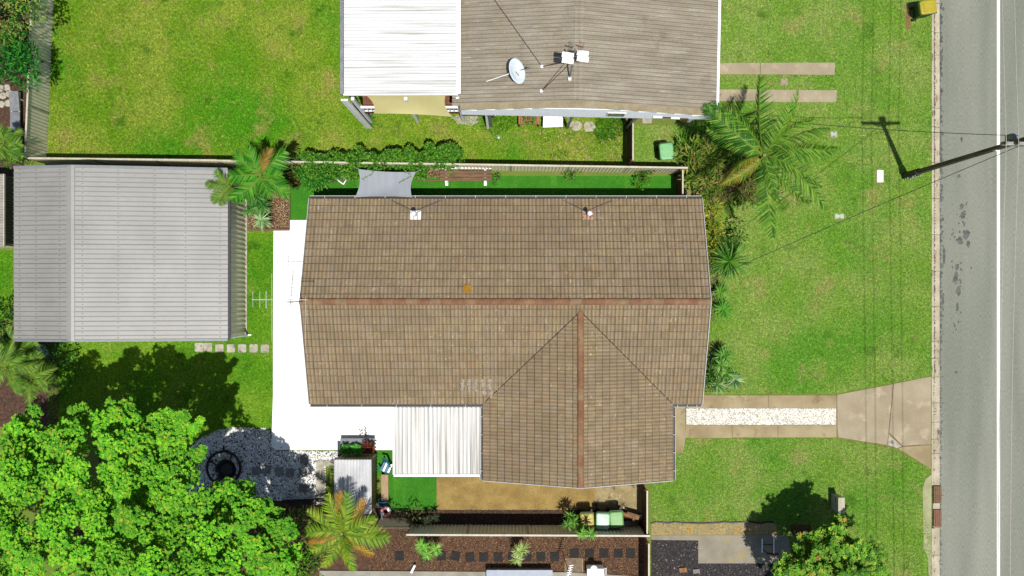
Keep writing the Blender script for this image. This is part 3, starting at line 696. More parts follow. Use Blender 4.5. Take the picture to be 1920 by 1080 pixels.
for i in range(nS * 4):                                  # screw heads along the purlin lines
    for xx in (-11.6, -12.9, -14.05, -15.4, -16.7, -17.6, -18.6, -19.3):
        yy = QYS + (i + .5) * (QYN - QYS) / (nS * 4) + random.uniform(-.02, .02); zz = QR - abs(xx - QXR) * QP + .028; k0 = len(sv_)
        sv_ += [(xx - .016, yy - .016, zz), (xx + .016, yy - .016, zz), (xx + .016, yy + .016, zz), (xx - .016, yy + .016, zz)]; sf_.append((k0, k0 + 1, k0 + 2, k0 + 3))
mb = MB(); mb.v = sv_; mb.f = sf_; mb.build('roof_screws', mat('screw', A(120, 118, 112)), gar)['kind'] = 'stuff'
rc = MB(); 
rc.add([(QXR - .2, QYS - .03, QR - .2 * QP + .045), (QXR, QYS - .03, QR + .06), (QXR + .12, QYS - .03, QR - .12 * QP + .05), (QXR - .2, QYN + .03, QR - .2 * QP + .045), (QXR, QYN + .03, QR + .06), (QXR + .12, QYN + .03, QR - .12 * QP + .05)], [(0, 1, 4, 3), (1, 2, 5, 4)])
rc.build('ridge_cap', m_gar, gar)
for y, s in ((QYS - .02, -1), (QYN + .02, 1)):
    MB().obox(((QXR + QX1) / 2, y, (QR + QE) / 2 - .02), ((QX1 - QXR) / 2, 0, -(QR - QE) / 2), (0, .045, 0), (0, 0, .07)).build('barge_flashing', m_flash, gar)
    MB().obox(((QXR + QX0) / 2, y, (QR + QW) / 2 - .02), ((QXR - QX0) / 2, 0, (QR - QW) / 2), (0, .045, 0), (0, 0, .07)).build('barge_flashing', m_flash, gar)
MB().box(QX1 + .005, QX1 + .10, QYS, QYN, QE - .1, QE - .02).build('gutter', m_dark_steel, gar)
wlg = corr_panel((QX1 - .05, QYS + .05, 0), (0, 1, 0), (0, 0, 1), QYN - QYS - .1, QE - .08, .2, .035, 'trap')
wlg.build('east_wall', m_olive, gar)
MB().box(QX0 + .05, QX1 - .1, QYN - .08, QYN - .04, 0, QE + .0).build('wall', m_olive, gar)
MB().box(QX0 + .05, QX1 - .1, QYS + .04, QYS + .08, 0, QE + .0).build('wall', m_olive, gar)
MB().box(QX0 + .02, QX0 + .06, QYS + .05, QYN - .05, 0, QW - .05).build('wall', m_olive, gar)
MB().box(QX0, QX1 + .03, QYS, QYN, 0, .06).build('floor_slab', m_paver, gar)
MB().tube([(QX1 + .06, QYS + .06, QE - .1), (QX1 + .06, QYS + .06, .1), (QX1 + .2, QYS + .06, .04)], .04, 8).build('downpipe', m_white, gar)

# ---------------------------------------------------------------- fences and gates
m_fence = mat('beige_fence_sheet', (.80, .75, .55), (.73, .68, .49), scale=2, rough=.55, fine=.08)
m_rail = mat('cream_rail', A(232, 222, 196), rough=.5)
def sheet_fence(name, label, a, b, H, panel=2.35, rib=.145, group=None, sharp='trap', m=None):
    a, b = Vector((a.x, a.y, 0)), Vector((b.x, b.y, 0)); d = b - a; L = d.length; d.normalize(); n = max(1, round(L / panel)); pw = L / n
    t = thing(name, a, label, 'fence', group); s = Vector((-d.y, d.x, 0))
    for i in range(n):
        p = a + d * (i * pw)
        MB().bar(p, p + Vector((0, 0, H)), .07).build('post', m_rail, t)
        corr_panel(p + d * .04 + Vector((0, 0, .03)), d, (0, 0, 1), pw - .08, H - .06, rib, .04, sharp).build('fence_panel', m or m_fence, t)
        MB().bar(p + d * .036 + Vector((0, 0, H - .02)), p + d * (pw - .036) + Vector((0, 0, H - .02)), .075, .05).build('top_rail', m_rail, t)
    MB().bar(b, b + Vector((0, 0, H)), .07).build('post', m_rail, t)
    return t
sheet_fence('metal_fence', 'ribbed beige metal fence between the rear lawn and the left neighbour', P(104, -60), P(88, 306), 2.0)
sheet_fence('metal_fence', 'beige metal fence along the north boundary behind the garage roof', P(90, 307), P(430, 311), 1.8)
sheet_fence('metal_fence', 'beige metal fence along the north boundary behind the timber bench', P(431, 312), P(1274, 325), 1.9)
sheet_fence('metal_fence', 'beige metal fence along the south boundary above the brown mulch', P(772, 983), P(1206, 985), 1.95, m=mat('lifted_fence_sheet', (.86, .80, .60), (.80, .74, .55), scale=2, rough=.5, fine=.06))  # paler copy of the fence sheet, lightened in colour to lift its shaded face
def board_gate(name, label, a, b, H, cat='gate', capm=None, group=None, bw=.11):
    a, b = Vector((a.x, a.y, 0)), Vector((b.x, b.y, 0)); d = b - a; L = d.length; d.normalize(); s = Vector((d.y, -d.x, 0))
    t = thing(name, a, label, cat, group); n = max(2, int(L / bw)); w_ = L / n
    for i in range(n):
        p = a + d * (i + .5) * w_
        MB().obox(p + Vector((0, 0, H / 2 + .04)) + s * random.uniform(-.004, .004), d * (w_ / 2 - .006), s * .011, (0, 0, H / 2 - .04 + random.uniform(-.01, .01))).build('board', m_timber_brown, t)
    for z in (.35, H - .3): MB().bar(a - s * .045 + Vector((0, 0, z)), b - s * .045 + Vector((0, 0, z)), .05, .07).build('rail', m_timber, t)
    MB().bar(a - s * .075 + Vector((0, 0, .4)), b - s * .075 + Vector((0, 0, H - .35)), .04, .07).build('brace', m_timber, t)
    MB().bar(a + Vector((0, 0, H + .02)), b + Vector((0, 0, H + .02)), .06, .03).build('capping', capm or m_rail, t)
    for p in (a, b): MB().bar(p + s * .06, p + s * .06 + Vector((0, 0, H)), .08).build('post', m_timber_brown, t)
    return t
board_gate('side_gate', 'brown board gate between the tiled house and the north fence', P(1267, 328), P(1267, 380), 1.8)
board_gate('side_gate', 'brown board gate between the pale highset house and the north fence', P(1177, 232), P(1177, 312), 1.9)
board_gate('side_gate', 'brown board gate beside the wheelie bins at the house front corner', P(1203, 905), P(1203, 985), 1.8)
board_gate('side_gate', 'brown board fence closing the row of black pavers', P(1206, 1000), P(1206, 1110), 1.8, 'fence')

# ---------------------------------------------------------------- neighbour's highset house at the top
NXL, NXR_, NXE, NY0, NY1 = -1.95, 2.40, 7.72, 7.08, 17.5
NE_, NRH = 4.9, 6.2; NPt = (NRH - NE_) / (NXE - NXR_); NLH = NRH - (NXR_ - NXL) * NPt
nh = thing('neighbour_house', (2.4, 7.1, 0), 'highset house with weathered corrugated cement roof at the top of the picture', 'house')
m_cement = mat('weathered_cement_sheet', A(194, 184, 164), A(172, 161, 140), scale=1.4, stretch=(.5, 2.5, 1), rough=.95, fine=.24, fscale=24, spec=.15,
               blotch=[(A(206, 198, 180), 3.0, .60, .70, (.35, 3.5, 1)), (A(140, 124, 98), .8, .62, .8, (1, 1, 1)), (A(84, 74, 60), 26, .74, .78, (1, 1, 1))])
m_palewall = mat('pale_blue_wall', (.80, .84, .87), (.74, .78, .82), rough=.6, fine=.04)
nsh = 10; sw = (NY1 - NY0) / nsh
for i in range(nsh):
    y0 = NY0 + i * sw
    cuts = [(NXE, 4.93), (5.0, NXR_)]
    for k, (xa, xb) in enumerate(cuts):
        za, zb = NRH - (xa - NXR_) * NPt, NRH - (xb - NXR_) * NPt
        corr_panel((xa, y0, za + k * .006), (0, 1, 0), (xb - xa, 0, zb - za), sw, math.hypot(xb - xa, zb - za), .146, .07).build('roof_sheet', m_cement, nh)
    for k, (xa, xb) in enumerate(((NXL - .3, .45), (.38, NXR_))):
        za, zb = NRH - (NXR_ - xa) * NPt, NRH - (NXR_ - xb) * NPt
        corr_panel((xa, y0, za + k * .006), (0, 1, 0), (xb - xa, 0, zb - za), sw, math.hypot(xb - xa, zb - za), .146, .07).build('roof_sheet', m_cement, nh)
for i in range(nsh):
    y0 = NY0 + i * sw; r_ = corr_panel((NXR_ - .16, y0, NRH - .0), (0, 1, 0), (1, 0, 0), sw, .32, .146, .05); r_.build('ridge_cap', m_cement, nh)
m_flat = mat('flat_cement_barge', A(188, 174, 140), A(166, 152, 120), scale=3, rough=.95, fine=.2, fscale=30)
MB().obox(((NXR_ + NXE) / 2, NY0 - .06, (NE_ + NRH) / 2 + .05), ((NXE - NXR_) / 2, 0, (NE_ - NRH) / 2), (0, .12, 0), (0, 0, .02)).build('barge_cap', m_flat, nh)
MB().obox(((NXR_ + NXL) / 2, NY0 - .06, (NLH + NRH) / 2 + .05), ((NXR_ - NXL) / 2, 0, (NRH - NLH) / 2), (0, .12, 0), (0, 0, .02)).build('barge_cap', m_flat, nh)
for yy, rv in ((NY0 - .13, 1), (NY0 + .1, -1)):
    MB().add([(NXL, yy, 4.0), (NXE - .1, yy, 4.0), (NXE - .1, yy, NE_), (NXR_, yy, NRH - .05), (NXL, yy, NLH - .05)], [(0, 1, 2, 3, 4)[::rv]]).build('gable_wall', m_palewall, nh)
MB().box(NXL, NXE - .1, NY0 - .125, NY0 + .09, 3.96, 3.998).build('gable_soffit', m_white, nh)
for z in np.arange(4.02, 5.6, .17):
    xr = min(NXE - .12, NXR_ + (NRH - .25 - z) / NPt); xl_ = max(NXL + .02, NXR_ - (NRH - .25 - z) / NPt)
    MB().box(xl_, xr, NY0 - .148, NY0 - .132, z, z + .155).build('weatherboard', m_palewall, nh)
MB().box(NXE - .5, NXE - .4, NY0 + .6, NY1 - .2, 0, NE_ - .02).build('wall', m_palewall, nh)
MB().box(NXL + .4, 5.0, NY0 + .55, NY0 + .65, 0, 4.0).build('lower_wall', mat('lower_wall_white', (.78, .78, .78), rough=.6), nh)
for x in np.arange(.5, 4.6, .95): MB().box(x, x + .9, NY0 + .53, NY0 + .549, .1, 2.3).build('lower_wall_panel', m_white, nh)
MB().bar((NXE + .06, NY0, NE_ - .02), (NXE + .06, NY1, NE_ - .02), .10, .10).build('gutter', m_white, nh)
for x in (-.9, 2.35, 4.9): MB().bar((x, NY0 + .1, 0), (x, NY0 + .0, 3.95), .11).build('stump', m_grey_steel, nh)
MB().bar((NXE - .55, NY0 + .1, 3.4), (NXE - .55, NY0 + .1, 2.1), .14, .06).build('awning_bracket', m_white, nh)
wb = MB().box(3.6, 4.3, NY0 - .18, NY0 - .15, 4.5, 5.2).build('window', m_white, nh); MB().box(3.65, 4.25, NY0 - .194, NY0 - .182, 4.55, 5.15).build('pane', mat('window_glass', A(120, 140, 150), rough=.1, spec=.6), wb)
# steel meter box / conduit clutter at the right end
for i in range(4): MB().bar((5.4 + i * .35, NY0 - .18, 4.55 - .1 * i), (5.75 + i * .35, NY0 - .18, 4.5 - .1 * i), .05).build('conduit', (m_white, m_timber_brown)[i % 2], nh)
nh.rotation_euler[2] = -.020
# white patio extension
pt = thing('patio_extension', (-4.2, 7.6, 0), 'raised patio with overexposed white sheet roof beside the cement roof', 'patio')
px0, px1, py0, PH = P(641, 0, 5.2).x, P(859, 0, 5.2).x, P(0, 177, 5.2).y, 5.2
for i in range(9):
    y0 = py0 + .04 + i * 1.0
    corr_panel((px0 + .08, y0, PH), (0, 1, 0), (px1 - px0 - .1, 0, .12), .996, px1 - px0 - .1, .125, .05).build('roof_sheet', mat('white_roof_sheet', (.56, .56, .55), (.26, .25, .21), scale=1.0, stretch=(.35, 8, 1), thr=(.50, .80), rough=.5, fine=.05), pt)
MB().bar((px0, py0, PH - .02), (px0, py0 + 9, PH - .02), .12, .12).build('gutter', m_grey_steel, pt)
MB().bar((px0 + .07, py0 - .02, PH + .02), (px1, py0 - .02, PH + .08), .06, .14).build('fascia', m_white, pt)
MB().bar((px1 + .02, py0, PH + .14), (px1 + .02, py0 + 9, PH + .14), .16, .05).build('flashing', m_white, pt)
m_deckw = mat('deck_board', A(150, 84, 50), A(120, 62, 36), scale=3, stretch=(1, 8, 1), rough=.6)
dx0, dx1, dy0 = -6.0, -2.05, 7.45
for i in range(28):
    xa = dx0 + i * (dx1 - dx0) / 28; MB().box(xa + .004, xa + (dx1 - dx0) / 28 - .004, dy0, dy0 + 6, 2.42, 2.46).build('deck_board', m_deckw, pt)
MB().bar((dx0, dy0 - .04, 2.34), (dx1, dy0 - .04, 2.34), .06, .2).build('bearer', m_timber_brown, pt)
for x in (dx0, -4.0, dx1):
    MB().bar((x, dy0 - .02, 0), (x, dy0 - .02, PH - .05), .12).build('post', m_white, pt)
MB().bar((dx0, dy0 - .03, 3.42), (dx1, dy0 - .03, 3.42), .09, .07).build('handrail', m_white, pt)
MB().bar((dx0, dy0 - .03, 2.6), (dx1, dy0 - .03, 2.6), .05, .05).build('lower_rail', m_white, pt)
for i in range(24):
    x = dx0 + .1 + i * (dx1 - dx0 - .2) / 23; MB().bar((x, dy0 - .03, 2.63), (x, dy0 - .03, 3.385), .045).build('baluster', m_white, pt)
MB().bar((dx0 - .28, dy0 - .05, PH - .15), (dx0 - .02, dy0 - .3, .1), .16, .07).build('stair_stringer', m_white, pt)
MB().bar((dx0 - .42, dy0 - .05, PH - .15), (dx0 - .16, dy0 - .3, .1), .07, .07).build('stair_stringer', m_white, pt)
MB().bar((-2.0, dy0 - .22, 2.7), (-1.1, dy0 - .22, 2.7), .05, .05).build('cross_rail', m_timber_brown, pt)
MB().bar((-1.02, dy0 - .2, 3.0), (-1.02, dy0 - .3, .1), .10).build('post', m_white, pt)
# shade sails
def sail(name, label, corners, m, pull=.12, nu=14, nv=10):
    a, b, c, d = [Vector(x) for x in corners]      # a-b top, d-c bottom
    mb = MB(); cen = (a + b + c + d) / 4
    for j in range(nv + 1):
        for i in range(nu + 1):
            u, v = i / nu, j / nv
            p = (a.lerp(b, u)).lerp(d.lerp(c, u), v)
            k = pull * (4 * u * (1 - u) * abs(2 * v - 1) ** 3 + 4 * v * (1 - v) * abs(2 * u - 1) ** 3)
            p = p.lerp(cen, k); p.z -= .10 * math.sin(math.pi * u) * math.sin(math.pi * v) * (1 + .3 * math.sin(9 * u + 4 * v))
            mb.v.append(tuple(p))
    mb.f = [(j * (nu + 1) + i, j * (nu + 1) + i + 1, (j + 1) * (nu + 1) + i + 1, (j + 1) * (nu + 1) + i) for j in range(nv) for i in range(nu)]
    t = thing(name, d, label, 'shade sail'); mb.build('cloth', m, t, smooth=True)
    for k, p in enumerate((a, b, c, d)):
        q = p + (p - cen).normalized() * .18; MB().tube([p - (p - cen).normalized() * .05, q], .012, 6).build('corner_ring', m_grey_steel, t)
    return t
m_sail_grey = mat('grey_shade_cloth', A(186, 192, 200), A(176, 182, 192), scale=1.2, stretch=(4, .5, 1), rough=.7, fine=.06, trans=.12)
m_sail_tan = mat('tan_shade_cloth', (.42, .38, .17), (.38, .34, .15), scale=1.2, rough=.7, fine=.05, trans=.12)
sail('shade_sail', 'grey shade sail stretched between the tiled roof eave and the vine', (P(672, 317, 2.3), P(780, 322, 2.3), P(772, 370, 2.3), P(666, 370, 2.3)), m_sail_grey, .10)
sail('shade_sail', 'tan shade sail hung below the white patio roof', (P(684, 176, 5.0), P(836, 176, 5.0), P(848, 219, 4.3), P(701, 213, 4.3)), m_sail_tan, .10)

# satellite dish
def on_nh(px, py):
    h = 5.8
    for _ in range(6):
        p = P(px, py, h); h = NRH - abs(p.x - NXR_) * NPt + .05
    return P(px, py, h)
m_dish = mat('dish_paint', (.62, .68, .72), (.54, .60, .64), rough=.5, fine=.04)
b = on_nh(975, 150)
ds = thing('satellite_dish', b, 'round pale satellite dish on the weathered cement roof', 'satellite dish')
cdish = b + Vector((-.1, .2, .62)); nrm = Vector((.78, .12, .62)).normalized(); ua = nrm.orthogonal().normalized(); ub = nrm.cross(ua)
mb = MB(); mb.v.append(tuple(cdish - nrm * .09)); K = 28
for r, z in ((.16, -.082), (.3, -.05), (.46, 0), (.48, -.005), (.46, -.02), (.3, -.07), (.16, -.10)):
    for j in range(K):
        t = 2 * math.pi * j / K; mb.v.append(tuple(cdish + (ua * math.cos(t) + ub * math.sin(t)) * r + nrm * z))
mb.f = [(0, 1 + j, 1 + (j + 1) % K) for j in range(K)] + [(1 + i * K + j, 1 + (i + 1) * K + j, 1 + (i + 1) * K + (j + 1) % K, 1 + i * K + (j + 1) % K) for i in range(6) for j in range(K)]
mb.build('reflector', m_dish, ds, smooth=True)
MB().tube([b, b + Vector((0, 0, .4)), cdish - nrm * .1], .03, 8).build('mast', m_grey_steel, ds)
foc = cdish + nrm * .42 + Vector((.05, 0, -.08))
MB().tube([cdish - ub * .1 + Vector((0, 0, -.25)), foc], .012, 6).build('feed_arm', m_dark_steel, ds)
MB().tube([foc - nrm * .05, foc + nrm * .08], .035, 8).build('receiver', m_grey_steel, ds)
MB().bar(on_nh(912, 153) + Vector((0, 0, .03)), cdish - nrm * .1, .03).build('stay', m_white, ds)
MB().bar(on_nh(966, 108) + Vector((0, 0, .03)), cdish + ua * .3 - nrm * .05, .03).build('stay', m_white, ds)
# rusty antenna
b = on_nh(1068, 148)
an = thing('rooftop_antenna', b, 'rusty guyed antenna with white panels standing on the cement roof', 'antenna')
top = b + Vector((.06, .55, 2.3))
m_rust = mat('rusty_steel', A(130, 70, 45), A(90, 50, 36), rough=.8)
MB().tube([b, top], .028, 8).build('mast', m_grey_steel, an)
MB().box(b.x - .05, b.x + .05, b.y - .08, b.y + .05, b.z - .02, b.z + .14).build('foot', m_white, an)
for s in (-1, 1):
    for k in (0, 1):
        c0 = top + Vector((s * .26 + .03, -.1 + .03 * s, -.35 - k * .0)) + Vector((0, -.2 * k, 0))
        MB().obox(c0, (.2, -.03, 0), (.015, .085, .02), (0, 0, .01)).build('reflector_panel', m_white, an)
MB().bar(top + Vector((0, .15, 0)), top + Vector((.28, .05, 0)), .03).build('boom', m_rust, an)
for k in range(5): MB().bar(top + Vector((.08 + .035 * k, -.22 + .03 * k, .05)), top + Vector((.16 + .04 * k, .3 - .03 * k, .05)), .012).build('element', m_rust, an)
for px, py in ((1016, 125), (1015, 171)):
    e = on_nh(px, py); MB().tube([e, b.lerp(top, .62)], .014, 6).build('guy_wire', m_rust, an); MB().box(e.x - .05, e.x + .05, e.y - .05, e.y + .05, e.z - .02, e.z + .06).build('guy_anchor', m_white, an)
e = on_nh(1016, 125); e2 = on_nh(920, -10); MB().tube([e + Vector((0, 0, .03)), e2 + Vector((0, 0, .03))], .012, 6).build('cable', m_dark_steel, an)
mm = b.lerp(top, .55)

# TV antenna on the main gable
b = Vector((-8.05, HYM, HR)); tvt = thing('tv_antenna', b, 'white television antenna above the left end of the brown tiled ridge', 'antenna')
AH = 7.0
MB().tube([b - Vector((0, 0, .4)), (b.x, b.y, AH + .1)], .02, 8).build('mast', m_grey_steel, tvt)
yb = P(0, 562, AH).y; xa, xb = P(473, 0, AH).x, P(577, 0, AH).x
MB().bar((xa, yb, AH), (xb, yb, AH), .022).build('boom', m_trim, tvt)
for px, y0, y1 in ((474, 546, 576), (487, 546, 577), (499, 546, 578), (509.5, 513, 640), (573, 558, 650), (523, 550, 575), (549, 552, 573)):
    MB().tube([P(px, y0, AH + .03), P(px, y1, AH + .03)], .008 if px != 499 else .014, 6).build('element', m_trim, tvt)
MB().bar((b.x, b.y - .15, AH - .5), (b.x + .1, b.y + 1.15, AH - .5), .022).build('second_boom', m_grey_steel, tvt)
for k in range(9):
    yy = b.y - .05 + k * .14; MB().bar((b.x - .07, yy, AH - .48), (b.x + .12, yy + .02, AH - .48), .016).build('short_element', m_grey_steel, tvt)

# ---------------------------------------------------------------- small shed
SX0, SX1, SY1, SY0, SH = -7.22, -5.70, -6.63, -8.85, 2.15
sh = thing('garden_shed', ((SX0 + SX1) / 2, (SY0 + SY1) / 2, 0), 'small olive garden shed with white ribbed roof beside the patio', 'shed')
m_olive2 = mat('olive_shed_sheet', A(170, 160, 104), A(146, 136, 84), rough=.5, fine=.1)
for i in range(2):
    wv = (SX1 - SX0) / 2; corr_panel((SX0 + i * wv, SY0, SH - .12), (1, 0, 0), (0, SY1 - SY0, .12), wv - .003, math.hypot(SY1 - SY0, .12), .13, .06).build('roof_sheet', mat('shed_roof_sheet', (.50, .50, .50), (.40, .40, .40), scale=2, rough=.6, fine=.08), sh)
corr_panel((SX0 + .05, SY1 - .06, 0), (1, 0, 0), (0, 0, 1), SX1 - SX0 - .1, SH - .02, .16, .02, 'trap').build('front_wall', m_olive2, sh)
corr_panel((SX1 - .06, SY0 + .05, 0), (0, 1, 0), (0, 0, 1), SY1 - SY0 - .12, SH - .05, .13, .03, 'trap').build('side_wall', m_olive2, sh)
MB().box(SX0 + .05, SX0 + .08, SY0 + .05, SY1 - .1, 0, SH - .14).build('side_wall', m_olive2, sh)
MB().box(SX0 + .09, SX1 - .1, SY0 + .03, SY0 + .06, 0, SH - .14).build('back_wall', m_olive2, sh)

# ---------------------------------------------------------------- lower neighbour
sheet('concrete_path', poly_px([(600, 1069), (1064, 1072), (1206, 1080), (1206, 1140), (600, 1140)]), 0, .10, mat('grey_path', A(186, 180, 164), A(164, 158, 142), scale=2, fine=.14))
sb = thing('storage_chest', P(974, 1085), 'long blue-grey chest lid cut off by the bottom edge', 'chest')
a, b = P(912, 1108, .6), P(1036, 1069, .6)
m_bg = mat('blue_grey_lid', A(184, 192, 208), A(172, 180, 198), rough=.5, fine=.04)
MB().box(a.x, b.x, a.y, b.y, .56, .6).build('lid', m_bg, sb)
MB().box(a.x + .03, b.x - .03, a.y + .03, b.y - .03, .1, .558).build('body', m_grey_steel, sb)
for x in (a.x + .5, b.x - .5): MB().box(x - .05, x + .05, b.y + .001, b.y + .02, .5, .59).build('latch', m_dark_steel, sb)
p0 = P(772, 1075); o = MB().bar(P(771, 1074, .12), P(778, 1060, .3), .09, .04).build('white_stake', m_white, None, origin=p0); tag(o, 'short white stake leaning at the edge of the brown mulch', 'stake')
ac = thing('air_conditioner', (P(1115, 0).x, P(0, 1066).y, 0), 'white air conditioner unit standing at the bottom edge by the pavers', 'air conditioner')
a = P(1099, 1075); b = P(1130, 1058)
MB().box(a.x, b.x, a.y, b.y, .12, .75).build('casing', m_white, ac)
MB().box(a.x + .05, b.x - .05, a.y - .05, b.y + .03, .0, .12).build('stand', m_grey_steel, ac)
MB().lathe((a.x + .27, b.y + .0, .751), [(.15, 0), (.15, .012), (.13, .014), (.0, .014)], 18).build('fan_grille', m_grey_steel, ac)
MB().tube([(b.x, b.y - .1, .3), (b.x + .12, b.y - .1, .25), (b.x + .12, b.y - .4, .2)], .02, 6).build('pipe', m_white, ac)
cover('landing_slab', 1059, 1093, 1047, 1082, mat('brown_slab', A(150, 128, 104), A(124, 104, 82), rough=.9, fine=.15), 'brownish square landing slab among the black pavers', 'slab', .06)
cw = thing('pole_aerial', P(1072, 1078, 1.2), 'small white ladder-like aerial leaning over the brown landing slab', 'aerial'); cw.location.z = 0  # ladder-shaped aerial mounted on its own pole
MB().tube([P(1070, 1086, 0), P(1070, 1084, 2.3)], .018, 6).build('pole', m_grey_steel, cw)
pA, pB = P(1064, 1086, 2.4), P(1071, 1060, 2.4)
MB().bar(pA, pB, .025).build('boom', m_white, cw)
for k in range(7):
    p = pA.lerp(pB, k / 6); MB().bar(p + Vector((-.09, -.015, .02)), p + Vector((.09, .015, .02)), .028).build('element', m_white, cw)
# row of black pavers
pxs = [(749, 1042, 0), (797, 1043, 0), (828, 1042, 0), (854, 1042, -.22), (881, 1044, .08), (907, 1044, 0), (934, 1044, 0), (961, 1044, 0), (988, 1044, 0), (1014, 1043, .06), (1040, 1043, 0), (1077, 1037, 0), (1105, 1037, 0), (1132, 1037, 0), (1159, 1037, 0), (1182, 1037, 0)]
m = MB().box(-.19, .19, -.19, .19, 0, .045); first = None
for i, (x, y, r) in enumerate(pxs):
    p = P(x, y)
    if first is None: first = m.build('stepping_stone', m_black_paver); o = first
    else: o = first.copy(); C.objects.link(o)
    o.location = (p.x, p.y, .015); o.rotation_euler[2] = r
    side = 'left of the brown slab' if x < 1060 else 'right of the brown slab'
    nlab = ['first', 'second', 'third', 'fourth', 'fifth', 'sixth', 'seventh', 'eighth', 'ninth', 'tenth', 'eleventh', 'first', 'second', 'third', 'fourth', 'fifth'][i]
    lab = f'black square paver in brown mulch, {nlab} from the left in its row' if x < 1060 else ('black square paver half covered by the brown landing slab' if x == 1077 else f'black square paver, {nlab} in the row from the brown slab to the gate')
    if r < -.1: lab = 'tilted black square paver with a scuffed face in brown mulch'
    tag(o, lab, 'paver', 'black pavers in the brown mulch')
# pale stepping stones on the side lawn
stones = [(374, 651, 16, 'leftmost of the pale grey stepping stones, tucked under the garage eave'), (390, 651, 16, 'pale grey stepping stone touching the leftmost one by the garage'), (412, 653, 15, 'first separate pale stepping stone right of the touching pair'),
          (433.5, 653, 15, 'stained stepping stone, second right of the touching pair'), (454.5, 653, 15, 'middle pale stepping stone, third right of the touching pair'), (476, 653, 15, 'clean white stepping stone, second from the white patio'), (497, 653.5, 15, 'white stepping stone nearest the white patio')]
for x, y, s, lab in stones:
    p = P(x, y); r = s / 88 + .005
    o = MB().prism([(p.x + r * c_, p.y + r * s_) for c_, s_ in ((1, .8), (.8, 1), (-.8, 1), (-1, .8), (-1, -.8), (-.8, -1), (.8, -1), (1, -.8))], 0, .045).build('stepping_stone', m_paver, None, origin=(p.x, p.y, 0))
    tag(o, lab, 'paver', 'pale stepping stones by the garage')
gst = [(481, 883, 'grey paver in pebbles nearest the fire pit'), (500, 880, 'sunlit paver in pebbles, second from the fire pit'), (524, 884, 'grey paver in pebbles, third from the fire pit'), (544, 886, 'plain grey paver in pebbles, fourth from the fire pit'), (569, 886, 'brownish paver in pebbles beside the pale path'), (571, 861, 'grey paver in pebbles below the white patio edge'), (569, 914, 'grey paver in pebbles near the black sleeper')]
m_gpav = mat('grey_paver', A(168, 164, 160), A(146, 140, 134), scale=5, fine=.12)
for x, y, lab in gst:
    p = P(x, y); o = MB().box(p.x - .18, p.x + .18, p.y - .18, p.y + .18, 0, .055).build('stepping_stone', m_gpav, None, origin=(p.x, p.y, 0)); o.rotation_euler[2] = random.uniform(-.08, .08)
    tag(o, lab, 'paver', 'pavers in the pebbles')
a, b = P(530, 939), P(611, 937); o = MB().bar((a.x, a.y, .1), (b.x, b.y, .1), .12, .2).build('sleeper', m_black, None, origin=(a.x, a.y, 0)); tag(o, 'black timber sleeper edging the bottom of the pebbles', 'sleeper')

# fire pit
fp = P(427, 873); fpt = thing('fire_pit', fp, 'round black fire pit with curved bars standing on the pebbles', 'fire pit')
MB().lathe(fp + Vector((.02, -.12, .28)), [(.02, -.16), (.2, -.14), (.36, -.04), (.42, .12), (.45, .12), (.39, -.06), (.2, -.18), (.02, -.2)], 28).build('bowl', m_black, fpt, smooth=True)
for k in range(4):
    t = math.pi / 4 + k * math.pi / 2 + .3; MB().bar((fp.x + .02 + .42 * math.cos(t), fp.y - .12 + .42 * math.sin(t), .40), (fp.x + .68 * math.cos(t), fp.y + .68 * math.sin(t), .60), .06, .04).build('strut', m_black, fpt)
MB().lathe(fp + Vector((.02, -.12, .16)), [(.0, .0), (.26, 0), (.24, .03), (.0, .05)], 16).build('ash', mat('ash', A(120, 116, 112), A(70, 66, 64), scale=20), fpt)
ringp = [(fp.x + .70 * math.cos(t), fp.y + .70 * math.sin(t), .62) for t in np.linspace(0, 2 * math.pi, 33)]
MB().tube(ringp, .055, 6, False).build('outer_ring', m_black, fpt)
for k in range(5):
    t = 2 * math.pi * k / 5 + .3; MB().bar((fp.x + .66 * math.cos(t), fp.y + .66 * math.sin(t), 0), (fp.x + .7 * math.cos(t), fp.y + .7 * math.sin(t), .6), .07).build('leg', m_black, fpt)
MB().bar((fp.x, fp.y + .68, .62), (fp.x, fp.y + .95, .62), .06).build('handle', m_black, fpt)

